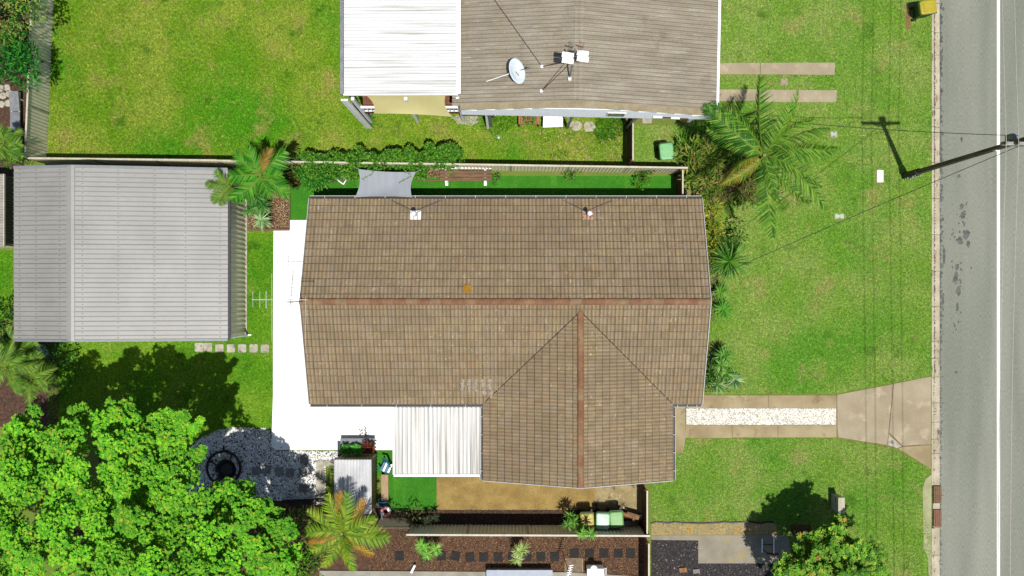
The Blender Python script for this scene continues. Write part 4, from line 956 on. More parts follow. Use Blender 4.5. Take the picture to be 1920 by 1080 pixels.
# ---------------------------------------------------------------- bins
m_bin_green = mat('bin_green', A(36, 96, 40), A(30, 84, 34), rough=.5, fine=.06)
lidm = {'yellow': mat('lid_yellow', A(206, 190, 40), A(190, 172, 36), rough=.45, fine=.05), 'pale': mat('lid_pale_green', A(150, 220, 150), A(130, 206, 138), rough=.45, fine=.05),
        'white': mat('lid_bleached', A(214, 244, 216), A(150, 216, 170), scale=3, rough=.4, fine=.05), 'green': mat('lid_green', A(128, 190, 96), A(116, 178, 88), rough=.45, fine=.05)}
def wheelie_bin(loc, rz, lid, label):
    t = thing('wheelie_bin', (0, 0, 0), label, 'bin', 'wheelie bins')
    b = MB(); lo = [(-.21, -.24), (.21, -.24), (.21, .22), (-.21, .22)]; hi = [(-.275, -.34), (.275, -.34), (.275, .31), (-.275, .31)]
    b.add([(x, y, .05) for x, y in lo] + [(x, y, .98) for x, y in hi], [(3, 2, 1, 0), (4, 5, 6, 7)] + [(i, (i + 1) % 4, 4 + (i + 1) % 4, 4 + i) for i in range(4)])
    b.build('body', m_bin_green, t)
    MB().box(-.295, .295, -.36, .33, .975, .995).build('rim', m_bin_green, t)
    lv = MB(); pr = []
    for z, k in ((1.0, 1.0), (1.04, .99), (1.065, .93), (1.075, .80)):
        for x, y in ((-.29, -.27), (-.22, -.36), (.22, -.36), (.29, -.27), (.29, .26), (.22, .33), (-.22, .33), (-.29, .26)): pr.append((x * k, (y + .015) * k - .015, z))
    fl = [(i * 8 + j, i * 8 + (j + 1) % 8, (i + 1) * 8 + (j + 1) % 8, (i + 1) * 8 + j) for i in range(3) for j in range(8)] + [tuple(range(24, 32)), tuple(range(8))[::-1]]
    lv.add(pr, fl); ld = lv.build('lid', lidm[lid], t)
    MB().box(-.17, .17, -.2, .18, 1.077, 1.09).build('raised_panel', lidm[lid], ld)
    MB().tube([(-.25, .36, 1.0), (.25, .36, 1.0)], .02, 6).build('handle', m_bin_green, t)
    for s in (-1, 1): MB().tube([(s * .22, .26, .1), (s * .29, .26, .1)], .1, 14).build('wheel', m_black, t)
    t.location = loc; t.rotation_euler[2] = rz
    return t
def at(px, py, h): p = P(px, py, h); return (p.x, p.y, 0)
wheelie_bin(at(1740, 13, 1.05), math.radians(98), 'yellow', 'green wheelie bin with yellow lid at the roadside kerb')
wheelie_bin(at(1250, 283, 1.05), math.radians(6), 'pale', 'wheelie bin with pale green lid alone on grass by the palm shadow')
wheelie_bin(at(1101, 977, 1.05), math.radians(2), 'yellow', 'wheelie bin with yellow lid by the south fence')
wheelie_bin(at(1130.5, 977, 1.05), math.radians(-2), 'white', 'wheelie bin with bleached white lid between the yellow and green ones')
wheelie_bin(at(1156, 974, 1.05), math.radians(4), 'green', 'wheelie bin with plain green lid beside the cardboard pile')
# doormat-like bare patch left of roadside bin and a dropped white angle
o = sheet('bare_patch', poly_px([(1699, 4), (1704, 10), (1708, 30), (1709, 54), (1699, 54), (1698, 30)]), 0, .02, mat('brown_patch', A(158, 112, 74), A(130, 92, 60), scale=9, fine=.3))
# pile of cardboard and planks
jp = thing('scrap_pile', P(1185, 975), 'pile of flattened cardboard and grey planks between the bins and gate', 'scrap pile')
m_card = mat('cardboard', A(176, 130, 86), A(140, 100, 64), rough=.9)
for i, (x0, y0, x1, y1, w_, m, z) in enumerate(((1168, 964, 1198, 972, .14, m_card, .42), (1168, 972, 1200, 976, .12, mat('dark_card', A(90, 66, 46)), .36), (1168, 982, 1194, 983, .2, m_grey_steel, .3), (1176, 961, 1200, 968, .08, m_timber, .5), (1186, 976, 1203, 966, .09, m_white, .5), (1192, 981, 1204, 970, .1, m_card, .4))):
    MB().bar(P(x0, y0, z), P(x1, y1, z + random.uniform(-.1, .15)), w_, .04).build('plank', m, jp)
MB().box(P(1172, 0).x, P(1194, 0).x, P(0, 984).y, P(0, 966).y, 0, .28).build('box', m_card, jp)

# bench by the fence
bp = P(872, 338); bn = thing('bench', bp, 'weathered timber bench with white back rail by the north fence', 'bench')
bx0, bx1 = P(824, 0, .45).x, P(922, 0, .45).x; yb0 = P(0, 339, .45).y
for k in range(3): MB().box(bx0, bx1, yb0 + k * .15, yb0 + k * .15 + .135, .42, .46).build('seat_slat', m_timber, bn)
for k in range(2): MB().box(bx0, bx1, yb0 + .47 + .02 * k, yb0 + .505 + .02 * k, .60 + k * .17, .74 + k * .17).build('back_slat', m_white, bn)
for x in (bx0 + .28, bx1 - .28):
    MB().box(x - .05, x + .05, yb0 - .08, yb0 + .5, .33, .41).build('seat_bearer', m_white, bn)
    MB().box(x - .05, x + .05, yb0 - .06, yb0 + .02, 0, .33).build('leg', m_white, bn)
    MB().box(x - .05, x + .05, yb0 + .52, yb0 + .58, 0, .92).build('back_leg', m_white, bn)
    MB().box(x - .06, x + .06, yb0 - .16, yb0 + .05, 0.0, .05).build('foot', m_white, bn)
# small tipped picture frame in the bed
q = P(641, 337); fr = thing('wooden_frame', q, 'small tipped white frame lying in the bed under the vine', 'frame')
for (a_, b_) in (((-.2, -.12), (.2, -.12)), ((.2, -.12), (.2, .12)), ((.2, .12), (-.2, .12)), ((-.2, .12), (-.2, -.12))):
    MB().bar((q.x + a_[0], q.y + a_[1], .2 + a_[1] * .5), (q.x + b_[0], q.y + b_[1], .2 + b_[1] * .5), .045, .04).build('frame_side', m_white, fr)
fr.rotation_euler[2] = -.6

# letterbox
lb = thing('letterbox', P(1563, 938), 'cream rendered letterbox pillar on the lower front lawn', 'letterbox')
lx0, lx1, ly0, ly1 = P(1558, 0).x, P(1568, 0).x, P(0, 953).y, P(0, 925).y
m_lb = mat('cream_render', A(222, 216, 186), A(200, 194, 164), rough=.8, fine=.08)
MB().box(lx0, lx1, ly0, ly1, 0, 1.0).build('pillar', m_lb, lb)
MB().box(lx0 - .02, lx1 + .02, ly0 - .02, ly1 + .02, 1.002, 1.06).build('cap', m_lb, lb)
MB().box(lx0 - .012, lx0 - .002, ly0 + .1, ly0 + .3, .6, .85).build('door', mat('letterbox_door', A(200, 210, 230), rough=.3), lb)
MB().box(lx0 - .014, lx0 - .002, ly0 + .4, ly0 + .55, .62, .68).build('slot', m_dark_steel, lb)

# neighbour's crate planter, white table, black pot
cr = thing('planter_bench', P(992, 236), 'timber slat table with potted green plant against the pale wall', 'table')
x0, x1, y0, y1 = P(972, 0, .7).x, P(1011, 0, .7).x, P(0, 233, .7).y, P(0, 212, .7).y
m_teak = mat('teak_slat', A(190, 134, 80), A(160, 108, 62), scale=4, stretch=(8, 1, 1), rough=.7)
ns = 9
for i in range(ns):
    xa = x0 + (x1 - x0) * i / ns; MB().box(xa + .006, xa + (x1 - x0) / ns - .006, y0 + .05, y1 - .02, .66, .69).build('slat', m_teak, cr)
for y in (y0, y1 - .015): MB().box(x0, x1, y, y + .04, .58, .70).build('apron', m_teak, cr)
for x in (x0 + .03, x1 - .03):
    for y in (y0 + .025, y1): MB().bar((x, y, 0), (x, y, .6), .06).build('leg', m_timber_brown, cr)
wt = thing('white_table', P(1036, 238), 'plain white rectangular table top beside the timber slat table', 'table')
a, b = P(1018, 239, .75), P(1056, 214, .75)
MB().prism([(a.x, a.y), (b.x - .02, a.y + .03), (b.x, b.y), (a.x + .02, b.y)], .71, .75).build('top', m_white, wt)
for x in (a.x + .06, b.x - .08):
    for y in (a.y + .08, b.y - .06): MB().bar((x, y, 0), (x, y, .71), .04).build('leg', m_grey_steel, wt)
bp_ = P(924, 215); pot = thing('black_pot', bp_, 'glossy black pot in long grass under the pale wall', 'pot')
MB().lathe(bp_, [(.12, 0), (.16, .25), (.19, .5), (.21, .52), (.21, .56), (.17, .56), (.15, .48), (.0, .47)], 18).build('vessel', mat('gloss_black', (.02, .025, .025), rough=.15, spec=.6), pot, smooth=True)
MB().lathe(bp_ + Vector((0, 0, .3)), [(.171, 0), (.186, .02), (.186, .06), (.175, .08)], 18).build('band', m_dark_steel, pot)
for px, py, lab in ((1080, 236, 'left of two pale stepping stones below the pale wall'), (1105, 238, 'right of two pale stepping stones, beside the long grass clump')):
    q = P(px, py); o = MB().prism(blob(q.x, q.y, .26, .22, 0, 12, .12), 0, .05).build('stepping_stone', m_paver, None, origin=(q.x, q.y, 0)); tag(o, lab, 'paver', 'stepping stones by the pale wall')
q = P(1213, 222); o = MB().box(q.x - .2, q.x + .2, q.y - .22, q.y + .22, 0, .06).build('paver', m_paver, None, origin=(q.x, q.y, 0)); tag(o, 'pale square paver at the wall corner by the brown gate', 'paver')
q = P(860, 222); o = MB().prism(blob(q.x + .3, q.y, .6, .3, 0, 14, .3), 0, .03).build('broken_slab', m_paver, None, origin=(q.x, q.y, 0)); tag(o, 'broken pale concrete between the patio posts', 'slab')
q = P(935, 258); o = MB().lathe(q, [(.05, 0), (.07, .03), (.05, .06), (.0, .07)], 10).build('ball', mat('pale_blue_ball', A(210, 235, 240), rough=.4), None, origin=q); tag(o, 'small pale blue ball lying on the neighbour lawn', 'ball')
a = P(1518, 700); b = P(1537, 717); o = MB().tube([(a.x, a.y, .03), ((a.x + b.x) / 2 + .05, (a.y + b.y) / 2, .05), (b.x, b.y, .03)], .015, 5).build('fallen_twig', m_timber, None, origin=a); tag(o, 'pale fallen twig on the front lawn above the driveway', 'twig')

# potting table with planters north of shed
tb = thing('potting_table', P(670, 838), 'grey potting table on the white patio in front of the shed', 'table')
a, b = P(638, 845, .5), P(702, 822, .5)
MB().box(a.x, b.x, a.y, b.y, .46, .5).build('top', mat('grey_table', A(150, 152, 154), A(136, 138, 140), rough=.6), tb)
for x in (a.x + .05, b.x - .05):
    for y in (a.y + .05, b.y - .05): MB().bar((x, y, .1), (x, y, .46), .05).build('leg', m_grey_steel, tb)
m_plast = mat('white_planter', (.6, .58, .56), rough=.5)

# ---------------------------------------------------------------- plants
def leafy(name, parts):
    v = np.concatenate([p[0] for p in parts]); off = 0; fs = []
    for p in parts: fs.append(p[1] + off); off += len(p[0])
    return np_mesh(name, v, np.concatenate(fs), np.concatenate([p[2] for p in parts]))

def rosette(c, n, L, W, cols, z0=.05, z1=.85, droop=.35, segs=3):
    """sword leaves from one head; each leaf is a strip of quads"""
    d = rand_dirs(n, z0, z1); Ls = L * rng.uniform(.7, 1.1, n); Ws = W * rng.uniform(.8, 1.2, n)
    side = norm(np.cross(d, np.array([[0, 0, 1.0]])) + 1e-6)
    pts = []
    for k in range(segs + 1):
        t = k / segs; p = c + d * (Ls * t)[:, None]; p[:, 2] -= droop * Ls * t * t
        wv = Ws * (1 - t) ** .8 * (.6 + .4 * min(1, t * 4 + .3)); wv = np.maximum(wv, .002)
        pts += [p - side * wv[:, None] / 2, p + side * wv[:, None] / 2]
    v = np.stack(pts, 1).reshape(-1, 3); m_ = 2 * (segs + 1)
    q = np.array([(2 * k, 2 * k + 1, 2 * k + 3, 2 * k + 2) for k in range(segs)])
    f = (np.arange(n)[:, None, None] * m_ + q[None]).reshape(-1, 4)
    return v, f, np.repeat(pick_cols(n, cols, .2), segs, 0)

def blob_leaves(c, r, n, L, W, cols, flat=.8, zlo=-.3, wts=None):
    d = rand_dirs(n, zlo, 1); rad = rng.uniform(.45, 1.0, n) ** .6
    p = np.array(c) + d * rad[:, None] * np.array(r) 
    out = norm(d * np.array([1, 1, .5]) + rand_dirs(n, -.2, .5) * .9)
    return leaf_cards(p, out, rand_dirs(n, .5, 1), rng.uniform(.7, 1.2, n) * L, rng.uniform(.7, 1.2, n) * W, pick_cols(n, cols, .25, wts))

def sword_plant(name, label, px, py, h, heads, L, W, n, cols, cat='plant', group=None, droop=.35, trunk=.05):
    b = P(px, py, h); t = thing(name, (b.x, b.y, 0), label, cat, group)
    ps = []; st = MB()
    for (dx, dy, dz) in heads:
        hd = np.array([b.x + dx, b.y + dy, h + dz]); ps.append(rosette(hd, n, L, W, cols, droop=droop)); 
        st = MB().tube([(b.x, b.y, 0), (b.x + dx * .6, b.y + dy * .6, (h + dz) * .5), tuple(hd)], [trunk, trunk * .85, trunk * .7], 7); st.build('stem', m_bark, t)
    me = leafy('foliage', ps); me.transform(Matrix.Translation((-b.x, -b.y, 0))); link('foliage', me, m_leaf, t)
    return t

def shrub(name, label, px, py, h, blobs, n, L, W, cols, cat='shrub', group=None, wts=None):
    """blobs: (dx,dy,dz,rx,ry,rz) in metres about the point seen at px,py"""
    b = P(px, py, h); t = thing(name, (b.x, b.y, 0), label, cat, group)
    ps = [blob_leaves((b.x + x, b.y + y, h + z), (rx, ry, rz), max(20, int(n * rx * ry)), L, W, cols, wts=wts) for x, y, z, rx, ry, rz in blobs]
    me = leafy('foliage', ps); me.transform(Matrix.Translation((-b.x, -b.y, 0))); link('foliage', me, m_leaf, t)
    for x, y, z, rx, ry, rz in blobs[:5]: MB().tube([(b.x + x * .3, b.y + y * .3, 0), (b.x + x * .8, b.y + y * .8, max(.1, h + z - rz * .3))], [.035, .015], 6).build('stem', m_bark, t)
    return t

def rnd_blobs(n, R, r, zr=.3, sq=1.0):
    out = []
    for _ in range(n):
        t = random.uniform(0, 6.28); q = R * math.sqrt(random.random()); rr = r * random.uniform(.7, 1.25)
        out.append((q * math.cos(t), q * math.sin(t) * sq, random.uniform(-zr, zr) + .25 * (1 - q / max(R, .01)), rr, rr, rr * .8))
    return out

def frond_mesh(L, nl, lw, ll, cols, droop, fold=.35, bend=0.0):
    """pinnate frond along +x: rachis strip and paired leaflets"""
    t = np.linspace(.12, 1, nl); x = L * t; z = L * (.32 * t - droop * t ** 2.2)
    ps = []
    for s in (-1, 1):
        b = np.c_[x, bend * L * t ** 2, z]; sw_ = np.sin(np.pi * np.clip(t * .9 + .06, 0, 1)) ** .6
        d = np.c_[np.full(nl, .55 + .35 * 0) + .5 * t, s * np.ones(nl), -fold + .2 * rng.uniform(-1, 1, nl)]
        d += rng.uniform(-.12, .12, d.shape)
        Lf = ll * sw_ * rng.uniform(.85, 1.1, nl); d = norm(d)
        side = norm(np.cross(d, np.array([[0, 0, 1.0]])))
        c = pick_cols(nl, cols, .2); pts = []
        segs = 3
        for k in range(segs + 1):
            u = k / segs; p = b + d * (Lf * u)[:, None]; p[:, 2] -= .28 * Lf * u * u
            wv = lw * (1 - u) ** .7 * (1 if k else .6) + .003; pts += [p - side * wv / 2, p + side * wv / 2]
        v = np.stack(pts, 1).reshape(-1, 3); m_ = 2 * (segs + 1)
        q = np.array([(2 * k, 2 * k + 1, 2 * k + 3, 2 * k + 2) for k in range(segs)])
        ps.append((v, (np.arange(nl)[:, None, None] * m_ + q[None]).reshape(-1, 4), np.repeat(c, segs, 0)))
    tt = np.linspace(0, 1, 9); xr = L * tt; zr = L * (.32 * tt - droop * tt ** 2.2) + .006; wr = .035 * (1 - tt) + .008
    yr = bend * L * tt ** 2; v = np.stack([np.c_[xr, yr - wr, zr], np.c_[xr, yr + wr, zr]], 1).reshape(-1, 3)
    f = np.array([(2 * k, 2 * k + 2, 2 * k + 3, 2 * k + 1) for k in range(8)])
    ps.append((v, f, np.tile(np.array(A(118, 146, 50)), (8, 1))))
    return leafy('frond', ps)

def palm(name, label, base, top, fronds, L, cols, lw=.05, ll=.55, nl=34, droop=(.35, .75), r=.12, roll=25, group=None, old=None):
    base, top = Vector(base), Vector(top)
    t = thing(name, base, label, 'palm', group)
    pts = [base.lerp(top, k / 6) + Vector((.05 * math.sin(k * 1.3), .04 * math.cos(k), 0)) * (0 if k in (0, 6) else 1) for k in range(7)]
    MB().tube(pts, [r * (1.25 - .5 * k / 6) for k in range(7)], 10).build('trunk', m_bark, t)
    MB().tube([top - Vector((0, 0, .45)), top + Vector((0, 0, .15))], [r * .7, r * .5], 8).build('crownshaft', mat('crownshaft', A(120, 150, 60), rough=.5), t)
    variants = [frond_mesh(L, nl, lw, ll, cols, d, fold=random.uniform(.15, .6), bend=bd) for d, bd in zip(np.linspace(droop[0], droop[1], 5), (.12, -.15, .22, -.06, -.24))]
    for m_ in variants: m_.materials.append(m_leaf)
    oldm = None
    if old: oldm = frond_mesh(L * .9, nl, lw, ll * .9, old, droop[1] * 1.1); oldm.materials.append(m_leaf)
    for i, fr_ in enumerate(fronds):
        ang, pitch, sc = fr_[:3]; isold = len(fr_) > 3
        o = link('frond', oldm if isold and oldm else random.choice(variants), None, t, top - base)
        o.rotation_euler = Quaternion((0, 0, 1), math.radians(ang)).to_matrix().to_4x4().to_euler() if False else (0, 0, 0)
        R = Matrix.Rotation(math.radians(ang), 4, 'Z') @ Matrix.Rotation(math.radians(-pitch), 4, 'Y') @ Matrix.Rotation(math.radians(random.uniform(-roll, roll)), 4, 'X')
        o.matrix_local = Matrix.Translation(top - base) @ R @ Matrix.Scale(sc, 4)
    return t
PALM = [A(100, 156, 40), A(70, 130, 30), A(140, 176, 66), A(50, 104, 26)]
PALM_Y = [A(150, 160, 60), A(176, 150, 60), A(110, 150, 40)]
PALM_O = [A(170, 130, 54), A(150, 116, 50), A(126, 124, 60)]
# big palm, upper right
tp = P(1432, 292, 5.6); palm('palm_tree', 'tall palm with wide arching fronds on the front lawn near the road', P(1372, 332), tp,
    [(93, 22, 1.05), (62, 18, .95), (48, 10, .8), (25, 12, .95), (12, 5, .95), (-2, 8, 1.0), (-32, 8, 1.1), (-50, 12, .85), (-92, 0, 1.08), (-78, 20, .6), (128, 12, .95), (146, 10, 1.0), (160, 0, .8), (196, 5, .75, 'old'), (225, 8, .7, 'old'), (75, 45, .8), (-20, 40, .8)],
    2.7, PALM, lw=.05, ll=.58, nl=44, droop=(.34, .75), r=.14, roll=62, old=PALM_Y)
# palm by the garage
tp = P(490, 328, 3.6); palm('palm_tree', 'broad green palm standing beside the garage roof edge', P(498, 340), tp,
    [(150, 15, 1.0), (120, 30, .9), (35, 20, 1.1), (75, 25, .9, 'old'), (-30, 10, 1.05), (-75, 20, .8), (-125, 5, 1.15), (185, 10, 1.0), (0, 35, .8)], 1.22, [A(70, 150, 30), A(50, 126, 26), A(110, 170, 50)], lw=.06, ll=.55, nl=26, droop=(.35, .6), r=.09, old=PALM_O)
tp = P(432, 350, 3.2); palm('palm_tree', 'small drooping palm leaning over the garage gutter', P(470, 362), tp,
    [(180, 20, .9), (215, 10, .9), (140, 30, .8), (250, 20, .8), (300, 20, .7), (60, 40, .7)], 1.0, [A(110, 150, 50), A(140, 160, 70), A(80, 130, 40)], lw=.045, ll=.4, nl=22, droop=(.4, .7), r=.06)
# palm below the shed
tp = P(642, 1000, 3.4); palm('palm_tree', 'yellowing palm with orange frond tips below the white shed roof', P(665, 968), tp,
    [(95, 25, 1.05, 'old'), (70, 20, 1.0), (50, 15, 1.0, 'old'), (120, 25, .95), (140, 15, 1.0), (165, 10, .9), (195, 15, .9, 'old'), (215, 10, .85), (250, 10, .9), (285, 15, .9), (315, 15, .95, 'old'), (345, 15, 1.1), (10, 15, 1.0), (30, 25, .9), (300, 45, .7), (100, 50, .6)],
    1.6, [A(140, 175, 40), A(110, 160, 36), A(170, 180, 60), A(80, 130, 30)], lw=.05, ll=.5, nl=32, droop=(.35, .65), r=.1, old=[A(190, 130, 50), A(180, 160, 60), A(150, 120, 60)])
# palms at the left edge
for (px, py, bx, by, h, L, lab) in ((14, 690, 40, 680, 3.2, 1.25, 'pale green palm at the left edge below the garage'), (36, 648, 60, 645, 2.4, .9, 'small palm under the lower left garage corner'), (62, 712, 80, 705, 2.6, .95, 'yellowish palm beside the large tree crown'), (10, 268, 30, 270, 2.4, .75, 'small palm outside the rear metal fence')):
    palm('palm_tree', lab, P(bx, by), P(px, py, h), [(a_ + random.uniform(-12, 12), random.uniform(5, 35), random.uniform(.8, 1.1)) for a_ in range(0, 360, 36)], L, [A(110, 154, 46), A(140, 168, 70), A(70, 124, 32)], lw=.045, ll=.42, nl=24, r=.07)

# yuccas and cordylines beside the garage palm
YUC = [A(90, 160, 70), A(60, 130, 40), A(120, 180, 90), A(40, 100, 30)]
sword_plant('yucca', 'dark green yucca between the garage wall and bark mulch', 482, 372, 1.3, [(0, 0, 0), (.15, -.3, -.2), (-.2, .2, .1)], .55, .06, 60, YUC, trunk=.05)
sword_plant('yucca', 'pale silvery yucca at the bottom corner of the mulch bed', 490, 412, 1.0, [(0, 0, 0)], .55, .07, 55, [A(150, 190, 130), A(110, 165, 90), A(180, 210, 160)], trunk=.05)
sword_plant('yucca', 'small yucca against the garage wall left of the silvery one', 468, 394, 1.1, [(0, 0, 0), (.12, .15, -.2)], .42, .05, 50, YUC, trunk=.04)
shrub('shrub', 'dark red and green shrub behind the garage palm', 540, 322, 1.0, rnd_blobs(10, .7, .4, .25, .5), 900, .14, .07, [A(90, 60, 40), A(60, 90, 30), A(110, 130, 50), A(140, 110, 70)])
shrub('shrub', 'bright green leafy shrub left of the vine', 590, 322, 1.1, rnd_blobs(12, .65, .4, .25, .6), 1000, .13, .07, [A(60, 140, 34), A(90, 165, 50), A(40, 110, 24)])
sword_plant('staghorn_fern', 'pale drooping fern hanging over the turf below the leafy shrub', 588, 342, .6, [(0, 0, 0), (.35, .05, 0)], .5, .06, 22, [A(170, 190, 110), A(140, 170, 80)], droop=.8)
# vine over the fence
vt = thing('vine', P(720, 318), 'dense green vine smothering the north fence above the shade sail', 'vine')
ps = []
for i in range(190):
    px = random.uniform(585, 868); u = (px - 585) / 283
    c = P(px, 317 + .5 * u, 0); z = random.uniform(.3, 2.15); y_off = random.uniform(-.5, .35) * (1 - .35 * abs(z - 1.5))
    if px > 800: z = random.uniform(1.5, 2.1); y_off = random.uniform(.0, .4)
    if z > 1.7: y_off += random.uniform(0, .5) * (u > .3)
    r = random.uniform(.14, .28); ps.append(blob_leaves((c.x, c.y + y_off, z * .94), (r, r, r * .7), 130, .10, .07, [A(96, 156, 42), A(70, 136, 30), A(126, 178, 60), A(46, 104, 22)]))
me = leafy('foliage', ps); me.transform(Matrix.Translation(-vt.location)); link('foliage', me, m_leaf, vt)
for k in range(6):
    c = P(610 + k * 48, 318); MB().tube([(c.x, c.y - .1, 0), (c.x + .2, c.y, .9), (c.x - .1, c.y + .1, 1.9)], [.025, .02, .012], 6).build('stem', m_bark, vt)
for k, (px, py) in enumerate(((690, 330), (760, 336), (850, 322))):
    pts_ = [P(px + 10 * math.sin(j * .9), py - 14 + 4 * j, 2.32) for j in range(6)]; MB().tube(pts_, .008, 5).build('tendril', mat('tendril', A(120, 150, 60)), vt)
    vv = np.array([tuple(p) for p in pts_ for _ in range(4)]); n = len(vv)
    me = leafy('tendril_leaf', [leaf_cards(vv, rand_dirs(n, -.1, .5), rand_dirs(n, .6, 1), np.full(n, .07), np.full(n, .05), pick_cols(n, [A(120, 170, 60)]))]); me.transform(Matrix.Translation(-vt.location)); link('tendril_leaf', me, m_leaf, vt)
# small shrubs along the turf strip
shrub('shrub', 'small sprawling shrub on the turf right of the bench', 1070, 326, .6, rnd_blobs(4, .35, .22), 500, .1, .05, [A(70, 140, 40), A(110, 150, 60)])
shrub('shrub', 'small round bush on the turf near the top side gate', 1206, 334, .8, rnd_blobs(6, .35, .25), 700, .1, .05, [A(80, 130, 30), A(120, 160, 50), A(50, 90, 24)])
shrub('shrub', 'tiny plant at the right end of the timber bench', 938, 330, .4, rnd_blobs(3, .3, .15), 500, .09, .05, [A(60, 120, 40), A(100, 140, 60)])
# under the big palm
HEL = [A(120, 154, 44), A(150, 164, 66), A(92, 140, 36), A(164, 150, 90), A(76, 116, 34)]
shrub('heliconia', 'long leafed clump left of the big palm above the lawn edge', 1312, 292, 1.3, rnd_blobs(16, .9, .42, .35, .8), 330, .34, .07, HEL)
shrub('heliconia', 'long leafed clump below the big palm beside the house corner', 1318, 338, 1.2, rnd_blobs(14, .8, .4, .3, .6), 320, .34, .07, HEL)
shrub('heliconia', 'brownish long leafed clump at the big palm foot', 1375, 345, 1.2, rnd_blobs(16, 1.0, .42, .3, .6), 330, .32, .07, [A(120, 146, 50), A(154, 130, 90), A(90, 130, 40), A(126, 110, 76)])
shrub('heliconia', 'dark leafy clump right of the big palm foot', 1425, 352, 1.0, rnd_blobs(10, .9, .36, .25, .5), 300, .3, .06, [A(70, 120, 30), A(100, 140, 40), A(140, 110, 70)])
shrub('heliconia', 'upright green clump under the upper palm fronds', 1385, 270, 1.6, rnd_blobs(14, 1.1, .42, .3, .5), 280, .34, .07, [A(70, 120, 34), A(100, 140, 50), A(130, 140, 60)])
# along the front wall
shrub('croton', 'yellow leafed shrub row against the right house wall', 1349, 445, 1.1, [(-.3 + .12 * math.sin(k * 2), 1.2 - .3 * k, random.uniform(-.2, .15), .36 if k < 6 else .26, .36, .3) for k in range(9)], 460, .24, .05, [A(170, 166, 46), A(140, 156, 40), A(100, 140, 36), A(196, 186, 70)])
shrub('shrub', 'pale flowering shrub above the large spiky cycad', 1372, 432, .8, rnd_blobs(12, .65, .3, .2), 500, .12, .06, [A(110, 156, 50), A(170, 186, 110), A(76, 126, 36)])
sword_plant('cycad', 'large dark spiky rosette beside the house wall', 1368, 490, 1.5, [(0, 0, 0)], 1.15, .07, 150, [A(66, 128, 30), A(96, 156, 46), A(46, 100, 24), A(130, 176, 70)], droop=.3, trunk=.1)
sword_plant('yucca', 'bright green tufted yucca right of the ridge end', 1356, 580, .7, [(0, 0, 0)], .56, .06, 95, [A(110, 180, 60), A(80, 150, 40)], trunk=.05)
sword_plant('yucca', 'light green tuft just below the large cycad', 1352, 548, .6, [(0, 0, 0)], .52, .06, 75, [A(130, 180, 70), A(100, 160, 50)], trunk=.05)
shrub('shrub', 'dark green shrub against the wall above the driveway', 1336, 690, .7, rnd_blobs(8, .35, .26, .2, 2.0), 480, .16, .05, [A(60, 120, 30), A(40, 90, 24), A(120, 160, 60)])
sword_plant('yucca', 'green spiky yucca among the plants above the driveway', 1358, 668, .9, [(0, 0, 0)], .6, .07, 70, [A(120, 180, 70), A(80, 140, 44)], trunk=.05)
sword_plant('yucca', 'pale green yucca low on the wall between the two agaves', 1362, 700, .9, [(0, 0, 0), (-.25, .35, .1)], .5, .065, 60, [A(140, 190, 90), A(100, 160, 56), A(70, 120, 36)], trunk=.05)
sword_plant('agave', 'silvery agave nearest the lawn above the driveway', 1377, 713, .6, [(0, 0, 0)], .52, .085, 50, [A(130, 170, 110), A(90, 130, 80), A(170, 200, 150)], droop=.2, trunk=.05)
sword_plant('agave', 'grey green agave at the house wall above the driveway', 1346, 722, .7, [(0, 0, 0)], .58, .09, 48, [A(120, 165, 90), A(90, 140, 60), A(160, 195, 130)], droop=.25, trunk=.05)
# by the bins and south fence
sword_plant('dracaena', 'green spiky dracaena between the yellow bin and the south fence', 1076, 978, 1.6, [(0, 0, 0), (-.15, .2, -.2), (.25, -.25, -.1), (.3, -.4, .3), (-.25, -.1, .1)], .36, .04, 42, [A(100, 170, 50), A(140, 190, 80), A(60, 120, 30)], trunk=.03)
sword_plant('dracaena', 'slim spiky plant whose shadow falls across the bins', 1092, 1000, 2.2, [(0, 0, 0), (.35, .0, .1)], .34, .04, 40, [A(110, 180, 50), A(140, 200, 80)], trunk=.03)
sword_plant('dracaena', 'pale spiky rosette plant between black pavers below the south fence', 972, 1035, 1.2, [(0, 0, 0), (-.05, -.25, .05), (.15, .1, -.1)], .4, .05, 50, [A(190, 210, 130), A(150, 190, 90), A(210, 225, 160)], trunk=.03)
sword_plant('dracaena', 'green spiky rosette pair in brown mulch left of the black pavers', 795, 1030, 1.1, [(0, 0, 0), (.5, .0, 0), (-.1, .2, .1), (.15, -.15, .1)], .42, .05, 46, [A(130, 200, 70), A(100, 175, 50), A(170, 220, 110)], trunk=.03)
sword_plant('cordyline', 'thin dark cordyline at the edge of the turf square', 800, 975, 1.0, [(0, 0, 0), (.35, .1, -.1)], .3, .035, 30, [A(50, 70, 40), A(80, 90, 60)], trunk=.025)
shrub('shrub', 'untidy dark plants beside the lattice near the pink ring', 765, 975, .5, rnd_blobs(10, .8, .28, .15, .6), 320, .12, .05, [A(60, 70, 36), A(90, 110, 50), A(40, 44, 26), A(130, 130, 90)])
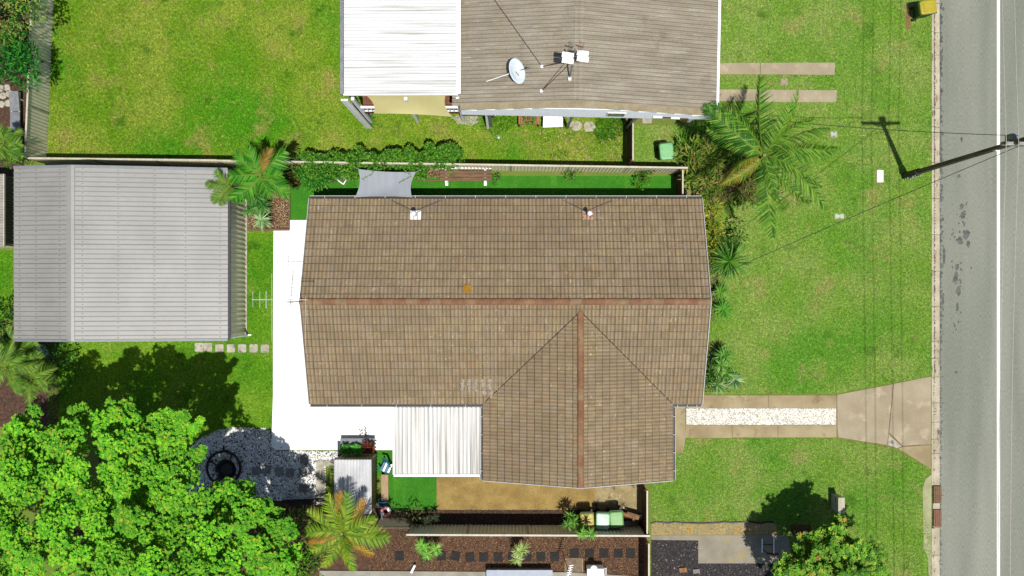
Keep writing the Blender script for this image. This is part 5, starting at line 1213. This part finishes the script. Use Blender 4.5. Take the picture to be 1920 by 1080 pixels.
# plants in the planters
for i, (px, py, lab, cols, red) in enumerate(((650, 840, 'white trough planter with a small green plant, left on the potting table', [A(90, 180, 60), A(60, 140, 40)], 0), (672, 842, 'planter with feathery green plant in the middle of the potting table', [A(80, 190, 60), A(120, 210, 90)], 0), (692, 838, 'trough planter with dark red foliage, right on the potting table', [A(130, 50, 46), A(90, 36, 36), A(150, 90, 60)], 1))):
    q = P(px, py, .7); t = thing('planter', (q.x, q.y, .5), lab, 'planter', 'planters on the potting table')
    MB().box(q.x - .2, q.x + .2, q.y - .12, q.y + .12, .5, .68).build('trough', m_plast, t); MB().box(q.x - .17, q.x + .17, q.y - .09, q.y + .09, .682, .69).build('soil', m_mulch, t)
    bl = [blob_leaves((q.x + random.uniform(-.12, .12), q.y + random.uniform(-.05, .05), .82), (.16, .16, .14), 70, .12, .05, cols) for _ in range(3)]
    me = leafy('foliage', bl); me.transform(Matrix.Translation(-t.location)); link('foliage', me, m_leaf, t)
shrub('shrub', 'round potted plant set in the timber slat table', 993, 222, .85, [(0, 0, 0, .26, .22, .15)], 2200, .09, .06, [A(90, 150, 50), A(60, 110, 30), A(120, 170, 80)], 'plant')
shrub('shrub', 'tangled dark shrub between the smaller tree and the yellowing palm', 575, 1010, 1.6, rnd_blobs(14, .8, .42, .4, 1.5), 420, .14, .06, [A(70, 130, 30), A(110, 150, 50), A(50, 90, 24), A(150, 140, 70)])
shrub('shrub', 'leafy undergrowth at the bottom edge left of the yellowing palm', 560, 1066, 1.8, rnd_blobs(14, .8, .42, .4, 1.0), 420, .14, .06, [A(80, 140, 30), A(120, 170, 50), A(50, 100, 24)])
# left neighbour's bushes
BU = [A(60, 130, 30), A(100, 160, 50), A(40, 90, 24), A(130, 170, 70)]
shrub('shrub', 'leafy bush at the upper left corner above the fence', 10, 20, 2.6, rnd_blobs(22, 1.3, .5, .4), 420, .16, .07, BU + [A(170, 170, 80)])
shrub('shrub', 'dark strappy bush leaning over the left fence', 26, 115, 2.4, rnd_blobs(18, .9, .45, .3), 420, .26, .06, [A(40, 130, 36), A(70, 160, 50), A(30, 90, 26)])
shrub('shrub', 'dark bush left of the grey garage bottom corner', 4, 625, 2.0, rnd_blobs(14, .8, .4, .3, 1.3), 420, .14, .07, [A(40, 90, 24), A(70, 120, 36), A(30, 64, 18)])
shrub('shrub', 'low dark foliage in shade under the garage edge', 100, 680, .8, rnd_blobs(12, .9, .35, .2, .8), 300, .2, .07, [A(50, 110, 30), A(90, 150, 50)])
shrub('shrub', 'low bush left of the rear metal fence', 22, 285, 1.2, rnd_blobs(9, .5, .35, .2, .9), 450, .14, .06, BU)

# ---------------------------------------------------------------- trees
def whorl_crown(c, R, nclump, rc, whorls, cols, hot, L=.13, W=.06, zsq=.6, per=6, hotp=.05):
    """heads of fine leaf whorls set on a dome at uneven depth, each head a cauliflower of smaller heads"""
    c = np.array(c); ps = []
    for i in range(nclump):
        z = max(1 - (i + .5) / nclump * 1.12, -.1); t = i * 2.39996 + random.uniform(-.35, .35); r = math.sqrt(max(0, 1 - z * z))
        d = np.array([r * math.cos(t), r * math.sin(t), z])
        deep = random.random() < .34
        q = random.uniform(.62, .82) if deep else random.uniform(.92, 1.08)
        pos = c + d * np.array(R) * q; rr = rc * random.uniform(.65, 1.2)
        tone = random.uniform(.72, 1.12)
        nsub = random.randint(6, 10)
        for k_ in range(nsub):
            dd = rand_dirs(1, -.1, 1)[0]; sp = pos + dd * rr * .75 * np.array([1, 1, .7]); sr = rr * random.uniform(.32, .55)
            n = max(6, int(whorls / nsub * (sr / (rr * .43)) ** 2))
            d2 = rand_dirs(n, -.2, 1); wc = sp + d2 * sr * rng.uniform(.55, 1.0, (n, 1)) * np.array([1, 1, zsq])
            wcol = pick_cols(n, cols, .12) * tone * random.uniform(.9, 1.08)
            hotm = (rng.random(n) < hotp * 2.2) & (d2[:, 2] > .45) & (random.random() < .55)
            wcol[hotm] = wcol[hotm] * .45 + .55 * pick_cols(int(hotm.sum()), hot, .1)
            k = per; base = np.repeat(wc, k, 0); ang = (rng.uniform(0, 6.28, n)[:, None] + np.arange(k)[None] * 2 * np.pi / k).ravel() + rng.uniform(-.3, .3, n * k)
            dl = np.c_[np.cos(ang), np.sin(ang), rng.uniform(-.2, .4, n * k)]
            ps.append(leaf_cards(base, dl, np.tile([[.1, -.2, 1.0]], (n * k, 1)) + rng.uniform(-.3, .3, (n * k, 3)), L * rng.uniform(.6, 1.2, n * k), W * rng.uniform(.8, 1.2, n * k), np.repeat(wcol, k, 0) * rng.uniform(.85, 1.12, (n * k, 1))))
    return ps

def tree(name, label, base, R, cz, nclump, rc, whorls, cols, hot, extra=(), L=.075, W=.042, per=6, tr=.25, hotp=.05):
    base = Vector((base[0], base[1], 0)); t = thing(name, base, label, 'tree')
    ps = whorl_crown((base.x, base.y, cz), R, nclump, rc, whorls, cols, hot, L, W, per=per, hotp=hotp)
    for (x, y, z, r3, nc, rcc) in extra: ps += whorl_crown((x, y, z), r3, nc, rcc, whorls, cols, hot, L, W, per=per, hotp=hotp)
    me = leafy('crown', ps); me.transform(Matrix.Translation(-base)); link('crown', me, m_tree_leaf, t)
    MB().tube([base, base + Vector((.1, .05, cz * .4)), base + Vector((0, 0, cz * .8))], [tr * 1.3, tr, tr * .7], 12).build('trunk', m_bark, t)
    for k in range(9):
        a_ = k * 2 * math.pi / 9 + random.uniform(-.2, .2); st = base + Vector((.05, 0, cz * random.uniform(.35, .75)))
        en = base + Vector((math.cos(a_) * R[0] * .8, math.sin(a_) * R[1] * .8, cz + random.uniform(-.2, .5)))
        MB().tube([st, st.lerp(en, .5) + Vector((0, 0, .4)), en], [tr * .5, tr * .32, tr * .12], 7).build('limb', m_bark, t)
    return t
TREE = [A(112, 190, 20), A(126, 198, 28), A(92, 176, 18), A(142, 204, 36), A(74, 158, 20)]
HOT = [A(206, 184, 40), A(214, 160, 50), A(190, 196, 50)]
tree('canopy_tree', 'large bright green spreading tree filling the lower left corner', (-15.2, -9.2), (4.5, 4.4, 2.4), 7.2, 190, .70, 230, TREE, HOT,
     extra=[(-11.95, -5.4, 7.0, (.6, .7, .5), 6, .45), (-11.5, -4.6, 7.0, (.35, .4, .3), 3, .4), (-12.5, -4.7, 6.9, (.45, .4, .4), 4, .42), (-16.7, -5.0, 6.8, (1.2, .6, .7), 8, .6), (-12.0, -6.9, 6.7, (.45, 1.0, .7), 7, .5), (-13.8, -4.7, 6.7, (1.0, .6, .6), 8, .5), (-12.0, -9.2, 6.8, (.8, 1.2, .9), 9, .65)], tr=.35)
tree('canopy_tree', 'smaller green tree beside the pebbles overlapping the large tree', (-9.85, -9.45), (1.5, 2.2, 1.4), 5.3, 62, .52, 200, [A(112, 192, 20), A(92, 176, 18), A(134, 200, 34), A(70, 150, 14)], HOT,
     extra=[(-10.7, -7.8, 5.2, (.8, .6, .5), 7, .5)], tr=.2)
tree('lilly_pilly_tree', 'round bushy tree with reddish tips on the lower front lawn', (12.6, -10.95), (1.85, 1.75, 1.4), 3.3, 80, .46, 90, [A(116, 174, 34), A(90, 152, 26), A(152, 190, 60), A(60, 120, 20)], [A(206, 120, 60), A(212, 140, 80), A(196, 170, 70)], L=.12, W=.05, per=6, tr=.14, hotp=.07)

# ---------------------------------------------------------------- power pole and wires
pb = P(1697, 330); pp = thing('power_pole', pb, 'tall dark timber power pole leaning out over the road edge', 'power pole')
PHT = 10.6; m_pole = mat('pole_timber', A(150, 132, 104), A(84, 72, 56), scale=2.5, stretch=(8, 8, .4), rough=.9, fine=.3, fscale=20)
MB().tube([pb, pb + Vector((0, 0, PHT * .5)), pb + Vector((0, 0, PHT))], [.115, .10, .085], 14).build('pole', m_pole, pp)
MB().tube([pb, pb + Vector((0, 0, 1.5))], [.155, .148], 14).build('steel_sleeve', mat('sleeve', A(70, 66, 52), rough=.6), pp)
for z in (.3, .55, 1.1, 1.35):
    for s in (-1, 1): MB().bar((pb.x + s * .1, pb.y - .12, z), (pb.x + s * .1, pb.y - .19, z), .04).build('bolt', m_grey_steel, pp)
MB().box(pb.x - .82, pb.x + .82, pb.y - .21, pb.y - .1, PHT - .3, PHT - .16).build('crossarm', mat('grey_arm', A(196, 196, 188), A(160, 158, 146), rough=.8), pp)
for x in (-.78, -.38, .36, .78):
    MB().lathe((pb.x + x, pb.y - .155, PHT - .158), [(.03, 0), (.03, .05), (.06, .06), (.06, .1), (.04, .11), (.05, .16), (.03, .2), (.0, .2)], 10).build('insulator', mat('insulator', A(90, 60, 40), rough=.2, spec=.6), pp)
for s in (-1, 1): MB().bar((pb.x, pb.y - .16, PHT - .8), (pb.x + s * .5, pb.y - .16, PHT - .3), .04).build('arm_brace', m_grey_steel, pp)
MB().box(pb.x - .14, pb.x + .1, pb.y + .1, pb.y + .3, PHT - 1.4, PHT - .9).build('junction_box', m_grey_steel, pp)
MB().bar((pb.x - .13, pb.y - .1, PHT - 2.2), (pb.x - .17, pb.y - .14, PHT - 1.9), .08, .03).build('number_plate', m_white, pp)
m_wire = mat('bare_wire', A(220, 214, 200), A(200, 194, 180), rough=.5); m_bwire = mat('black_wire', (.02, .02, .02), rough=.6)
def wire(a, b, sag, r, m, label, group=None, n=26):
    a, b = Vector(a), Vector(b); pts_ = []
    for i in range(n + 1):
        t = i / n; p = a.lerp(b, t); p.z -= 4 * sag * t * (1 - t); pts_.append(p)
    o = MB().tube(pts_, r, 5).build('overhead_wire', m, None, origin=a); return tag(o, label, 'wire', group)
nth = ['nearest the houses', 'second from the houses', 'third from the houses', 'farthest from the houses']
for k, x in enumerate((-.78, -.38, .36, .78)):
    a = pb + Vector((x, -.155, PHT + .04))
    wire(a, a + Vector((.4, 38, .1)), .9, .011, m_wire, f'bare overhead wire running up the road, {nth[k]}', 'bare overhead wires')
    wire(a, a + Vector((.3, -40, .1)), .9, .011, m_wire, f'bare overhead wire running down the road, {nth[k]}', 'bare overhead wires')
hn = Vector((7.5, 7.0, 4.7)); wire(pb + Vector((-.1, .15, PHT - .5)), hn, .8, .012, m_bwire, 'black service wire from the pole to the highset house')
hm = Vector((7.66, .6, 3.4)); wire(pb + Vector((-.1, -.2, PHT - .6)), hm, .7, .012, m_bwire, 'black service wire from the pole to the brown tiled house')

# ---------------------------------------------------------------- remaining small things
# left neighbour's shed and lounger
lsh = thing('neighbour_shed', P(-20, 390), 'corrugated shed roof cut off at the left edge beside the garage', 'shed')
a, b = P(-90, 462, 2.4), P(6, 326, 2.4)
for i in range(3):
    yy = a.y + (b.y - a.y) * i / 3; corr_panel((a.x, yy, 2.5), (0, 1, 0), (b.x - a.x, 0, -.1), (b.y - a.y) / 3 - .004, b.x - a.x, .11, .03).build('roof_sheet', mat('left_shed_roof', A(196, 190, 180), A(170, 164, 152), rough=.6, fine=.12), lsh)
MB().box(b.x + .004, b.x + .05, a.y, b.y, 2.3, 2.42).build('gutter', m_rail, lsh)
corr_panel((b.x - .06, a.y + .05, 0), (0, 1, 0), (0, 0, 1), b.y - a.y - .1, 2.3, .12, .035, 'trap').build('side_wall', mat('left_shed_wall', A(140, 138, 130), rough=.7), lsh)
MB().box(a.x, b.x - .1, a.y + .05, a.y + .1, 0, 2.3).build('end_wall', m_olive, lsh)
lo = thing('sun_lounger', P(34, 212), 'grey sun lounger outside the rear metal fence', 'lounger')
a, b = P(19, 248, .4), P(37, 172, .4)
ym = a.y + (b.y - a.y) * .52
MB().box(a.x, b.x, a.y, ym - .02, .36, .4).build('seat', m_grey_steel, lo); MB().obox(((a.x + b.x) / 2, (ym + b.y) / 2, .46), ((b.x - a.x) / 2, 0, 0), (0, (b.y - ym) / 2, .07), (0, 0, .02)).build('backrest', m_grey_steel, lo)
for x in (a.x + .04, b.x - .04):
    MB().bar((x, a.y, .34), (x, b.y, .34), .05).build('side_rail', m_white, lo)
    for y in (a.y + .2, b.y - .3): MB().bar((x, y, 0), (x, y, .33), .05).build('leg', m_white, lo)
# round pavers at the left edge
for k, (px, py) in enumerate(((6, 180), (18, 176), (4, 196), (16, 194), (14, 165), (3, 166))):
    q = P(px, py); o = MB().prism(blob(q.x, q.y, .15, .15, 0, 12, .08), 0, .05).build('round_paver', m_paver, None, origin=(q.x, q.y, 0))
    tag(o, 'round pale log-slice paver at the left edge, ' + ['left in the middle row', 'right in the middle row', 'left in the lower row', 'right in the lower row', 'right in the upper row', 'left in the upper row'][k], 'paver', 'round pavers at the left edge')
# blue-grey boards leaning by the garage
lbx = P(88, 655); t = thing('board_stack', lbx, 'pale blue-grey boards leaning under the lower garage edge', 'boards')
for k in range(4): MB().obox((lbx.x - .2 + k * .13, lbx.y, .55), (.055, 0, 0), (0, .22, .25), (0, -.02, .03)).build('board', mat('blue_grey_board', A(200, 208, 226), A(170, 178, 196), rough=.7), t)
# kids' chair, plank bench, ring, disc
m_teal = mat('teal_plastic', A(36, 130, 160), A(28, 112, 140), rough=.4, fine=.05); m_pink = mat('pink_vinyl', A(240, 140, 150), A(226, 110, 124), scale=8, rough=.3, fine=.04)
q = P(724, 872); t = thing('beach_chair', q, 'teal and white striped beach chair half under the patio roof', 'chair')
for k in range(4): MB().bar((q.x - .18 + k * .1, q.y - .18 - .03 * k, .34), (q.x - .02 + k * .1, q.y + .18 - .03 * k, .36), .085, .02).build('seat_strap', (m_teal, m_white)[k % 2], t)
MB().tube([(q.x - .28, q.y + .02, .3), (q.x + .02, q.y - .3, .3), (q.x + .3, q.y - .2, .3)], .035, 7).build('front_rail', m_teal, t)
MB().tube([(q.x - .08, q.y + .36, .62), (q.x + .12, q.y + .3, .74), (q.x + .24, q.y + .02, .62)], .05, 7).build('backrest', m_teal, t)
for dx, dy in ((-.25, .0), (.0, -.27), (.25, -.15), (-.05, .32)): MB().bar((q.x + dx, q.y + dy, 0), (q.x + dx, q.y + dy, .3), .04).build('leg', m_teal, t)
a, b = P(715, 938, .4), P(728, 890, .4); t = thing('plank_bench', (a.x, a.y, 0), 'narrow pale plank bench standing on the shed side of the turf', 'bench')
MB().box(a.x, b.x, a.y, b.y, .36, .4).build('plank', mat('pale_plank', A(206, 174, 136), A(184, 152, 116), stretch=(6, .5, 1), rough=.8), t)
for y in (a.y + .15, b.y - .15): MB().box(a.x + .03, b.x - .03, y - .03, y + .03, 0, .36).build('leg', m_timber, t)
q = P(723, 959, .3); t = thing('inflatable_ring', q - Vector((0, 0, .3)), 'pink and white inflatable swim ring on the ground by the shed', 'swim ring')
K = 24
for k in range(6):
    pts_ = [(q.x + .16 * math.cos(a_), q.y + .16 * math.sin(a_), .3) for a_ in np.linspace(k * math.pi / 3, (k + 1) * math.pi / 3, 6)]
    MB().tube(pts_, .075, 10, False).build('segment', m_pink if k % 3 else m_white, t)
MB().tube([(q.x - .17, q.y + .2, .2), (q.x - .17, q.y - .35, .2)], .04, 8).build('float_stick', m_white, t)
q = P(718, 942, .4); t = thing('bucket', q - Vector((0, 0, .4)), 'teal plastic tub between the plank bench and pink ring', 'tub')
MB().lathe((q.x, q.y, 0), [(.14, 0), (.19, .38), (.215, .40), (.2, .41), (.15, .1), (.0, .08)], 18).build('vessel', m_teal, t, smooth=True); MB().tube([(q.x - .2, q.y, .4), (q.x, q.y, .5), (q.x + .2, q.y, .4)], .012, 6).build('handle', m_white, t)
# lattice panel near the shed
a = P(722, 1003); t = thing('lattice_panel', a, 'dark diamond lattice screen beside the shed near the south fence', 'lattice')
x0, x1, y = P(712, 0).x, P(775, 0).x, P(0, 972).y
for k in range(-8, 13):
    for s in (-1, 1):
        xs_ = x0 + k * .14; pA_, pB_ = Vector((xs_, y, .1)), Vector((xs_ + 1.0, y, 1.75))
        if s < 0: pA_, pB_ = Vector((xs_ + 1.0, y + .012, .1)), Vector((xs_, y + .012, 1.75))
        # clip to the panel
        def clip(pa, pb_):
            ts = [0, 1]
            for X in (x0, x1):
                if (pa.x - X) * (pb_.x - X) < 0: ts.append((X - pa.x) / (pb_.x - pa.x))
            ts = sorted(ts); best = None
            for t0, t1 in zip(ts[:-1], ts[1:]):
                m0 = pa.lerp(pb_, (t0 + t1) / 2)
                if x0 < m0.x < x1: best = (pa.lerp(pb_, t0), pa.lerp(pb_, t1))
            return best
        cc = clip(pA_, pB_)
        if cc: MB().bar(cc[0], cc[1], .03, .01).build('lath', mat('grey_lath', A(150, 146, 120), rough=.8), t)
for x in (x0, x1): MB().bar((x, y, 0), (x, y, 1.85), .06).build('post', m_timber, t)
MB().bar((x0, y, 1.8), (x1, y, 1.8), .05).build('top_rail', m_timber, t)
# white frame and hose by the grey slab
t = thing('trolley_frame', P(1440, 1030), 'thin white metal frame with rusty bar standing on the grey slab', 'frame')
for px, y0, y1 in ((1429, 1010, 1036), (1451, 1008, 1038)): MB().bar(P(px, y0, .5), P(px, y1, .5), .04).build('rail', m_white, t); MB().bar(P(px, y1 - 2, 0), P(px, y1 - 2, .48), .04).build('leg', m_white, t); MB().bar(P(px, y0 + 2, 0), P(px, y0 + 2, .48), .04).build('leg', m_white, t)
MB().bar(P(1438, 1038, .45), P(1460, 1039, .45), .08, .05).build('rusty_bar', m_rust, t); MB().tube([P(1427, 1022, .4), P(1430, 1030, .4), P(1440, 1038, .4)], .02, 6).build('hose', m_black, t); MB().bar(P(1427, 1021, .42), P(1451, 1021, .42), .03).build('cross_bar', m_black, t)
# timber seat half hidden under the round tree
t = thing('timber_seat', P(1490, 997), 'brown timber seat half hidden under the bushy front tree', 'seat')
for k in range(5): MB().bar(P(1480 + 2 * k, 986 + 4 * k, .45), P(1520, 986 + 4 * k, .45), .075, .03).build('slat', m_timber_brown, t)
for px in (1485, 1516): MB().bar(P(px, 996, 0), P(px, 996, .43), .06).build('leg', m_timber_brown, t)
# bits on the black mulch
for px, py, s, lab, m in ((1280, 1068, .16, 'small brown brick on the black mulch', m_card), (1305, 1070, .14, 'small grey block on the black mulch', m_gpav)):
    q = P(px, py); o = MB().obox((q.x, q.y, .06), (s, .02, 0), (-.02, s * .6, 0), (0, 0, .045)).build('block', m, None, origin=(q.x, q.y, 0)); tag(o, lab, 'block')
# dry leaf patch on the patio
q = P(683, 808); pts = scatter([(q.x - .14, q.y - .2), (q.x + .14, q.y - .2), (q.x + .14, q.y + .2), (q.x - .14, q.y + .2)], 420); n = len(pts)
v, f, c = leaf_cards(np.c_[pts, np.full(n, .108)], rand_dirs(n, -.05, .15), rand_dirs(n, .8, 1), rng.uniform(.05, .1, n), rng.uniform(.03, .06, n), pick_cols(n, [A(150, 100, 50), A(110, 70, 36)]))
tag(link('fallen_leaves', np_mesh('fallen_leaves', v, f, c), m_chip), 'little heap of brown leaves on the white patio', 'leaves', kind='stuff')
pts = scatter(poly_px([(520, 440), (566, 440), (572, 700), (520, 830)]), 1.4); pts = np.r_[pts, scatter(poly_px([(520, 770), (730, 770), (730, 835), (520, 838)]), 3)]; n = len(pts)
v, f, c = leaf_cards(np.c_[pts, np.full(n, .106)], rand_dirs(n, -.05, .1), rand_dirs(n, .8, 1), rng.uniform(.03, .09, n), rng.uniform(.02, .04, n), pick_cols(n, [A(120, 100, 70), A(60, 54, 44)]))
tag(link('leaf_specks', np_mesh('leaf_specks', v, f, c), m_chip), 'tiny leaf specks scattered over the white patio', 'leaves', kind='stuff')
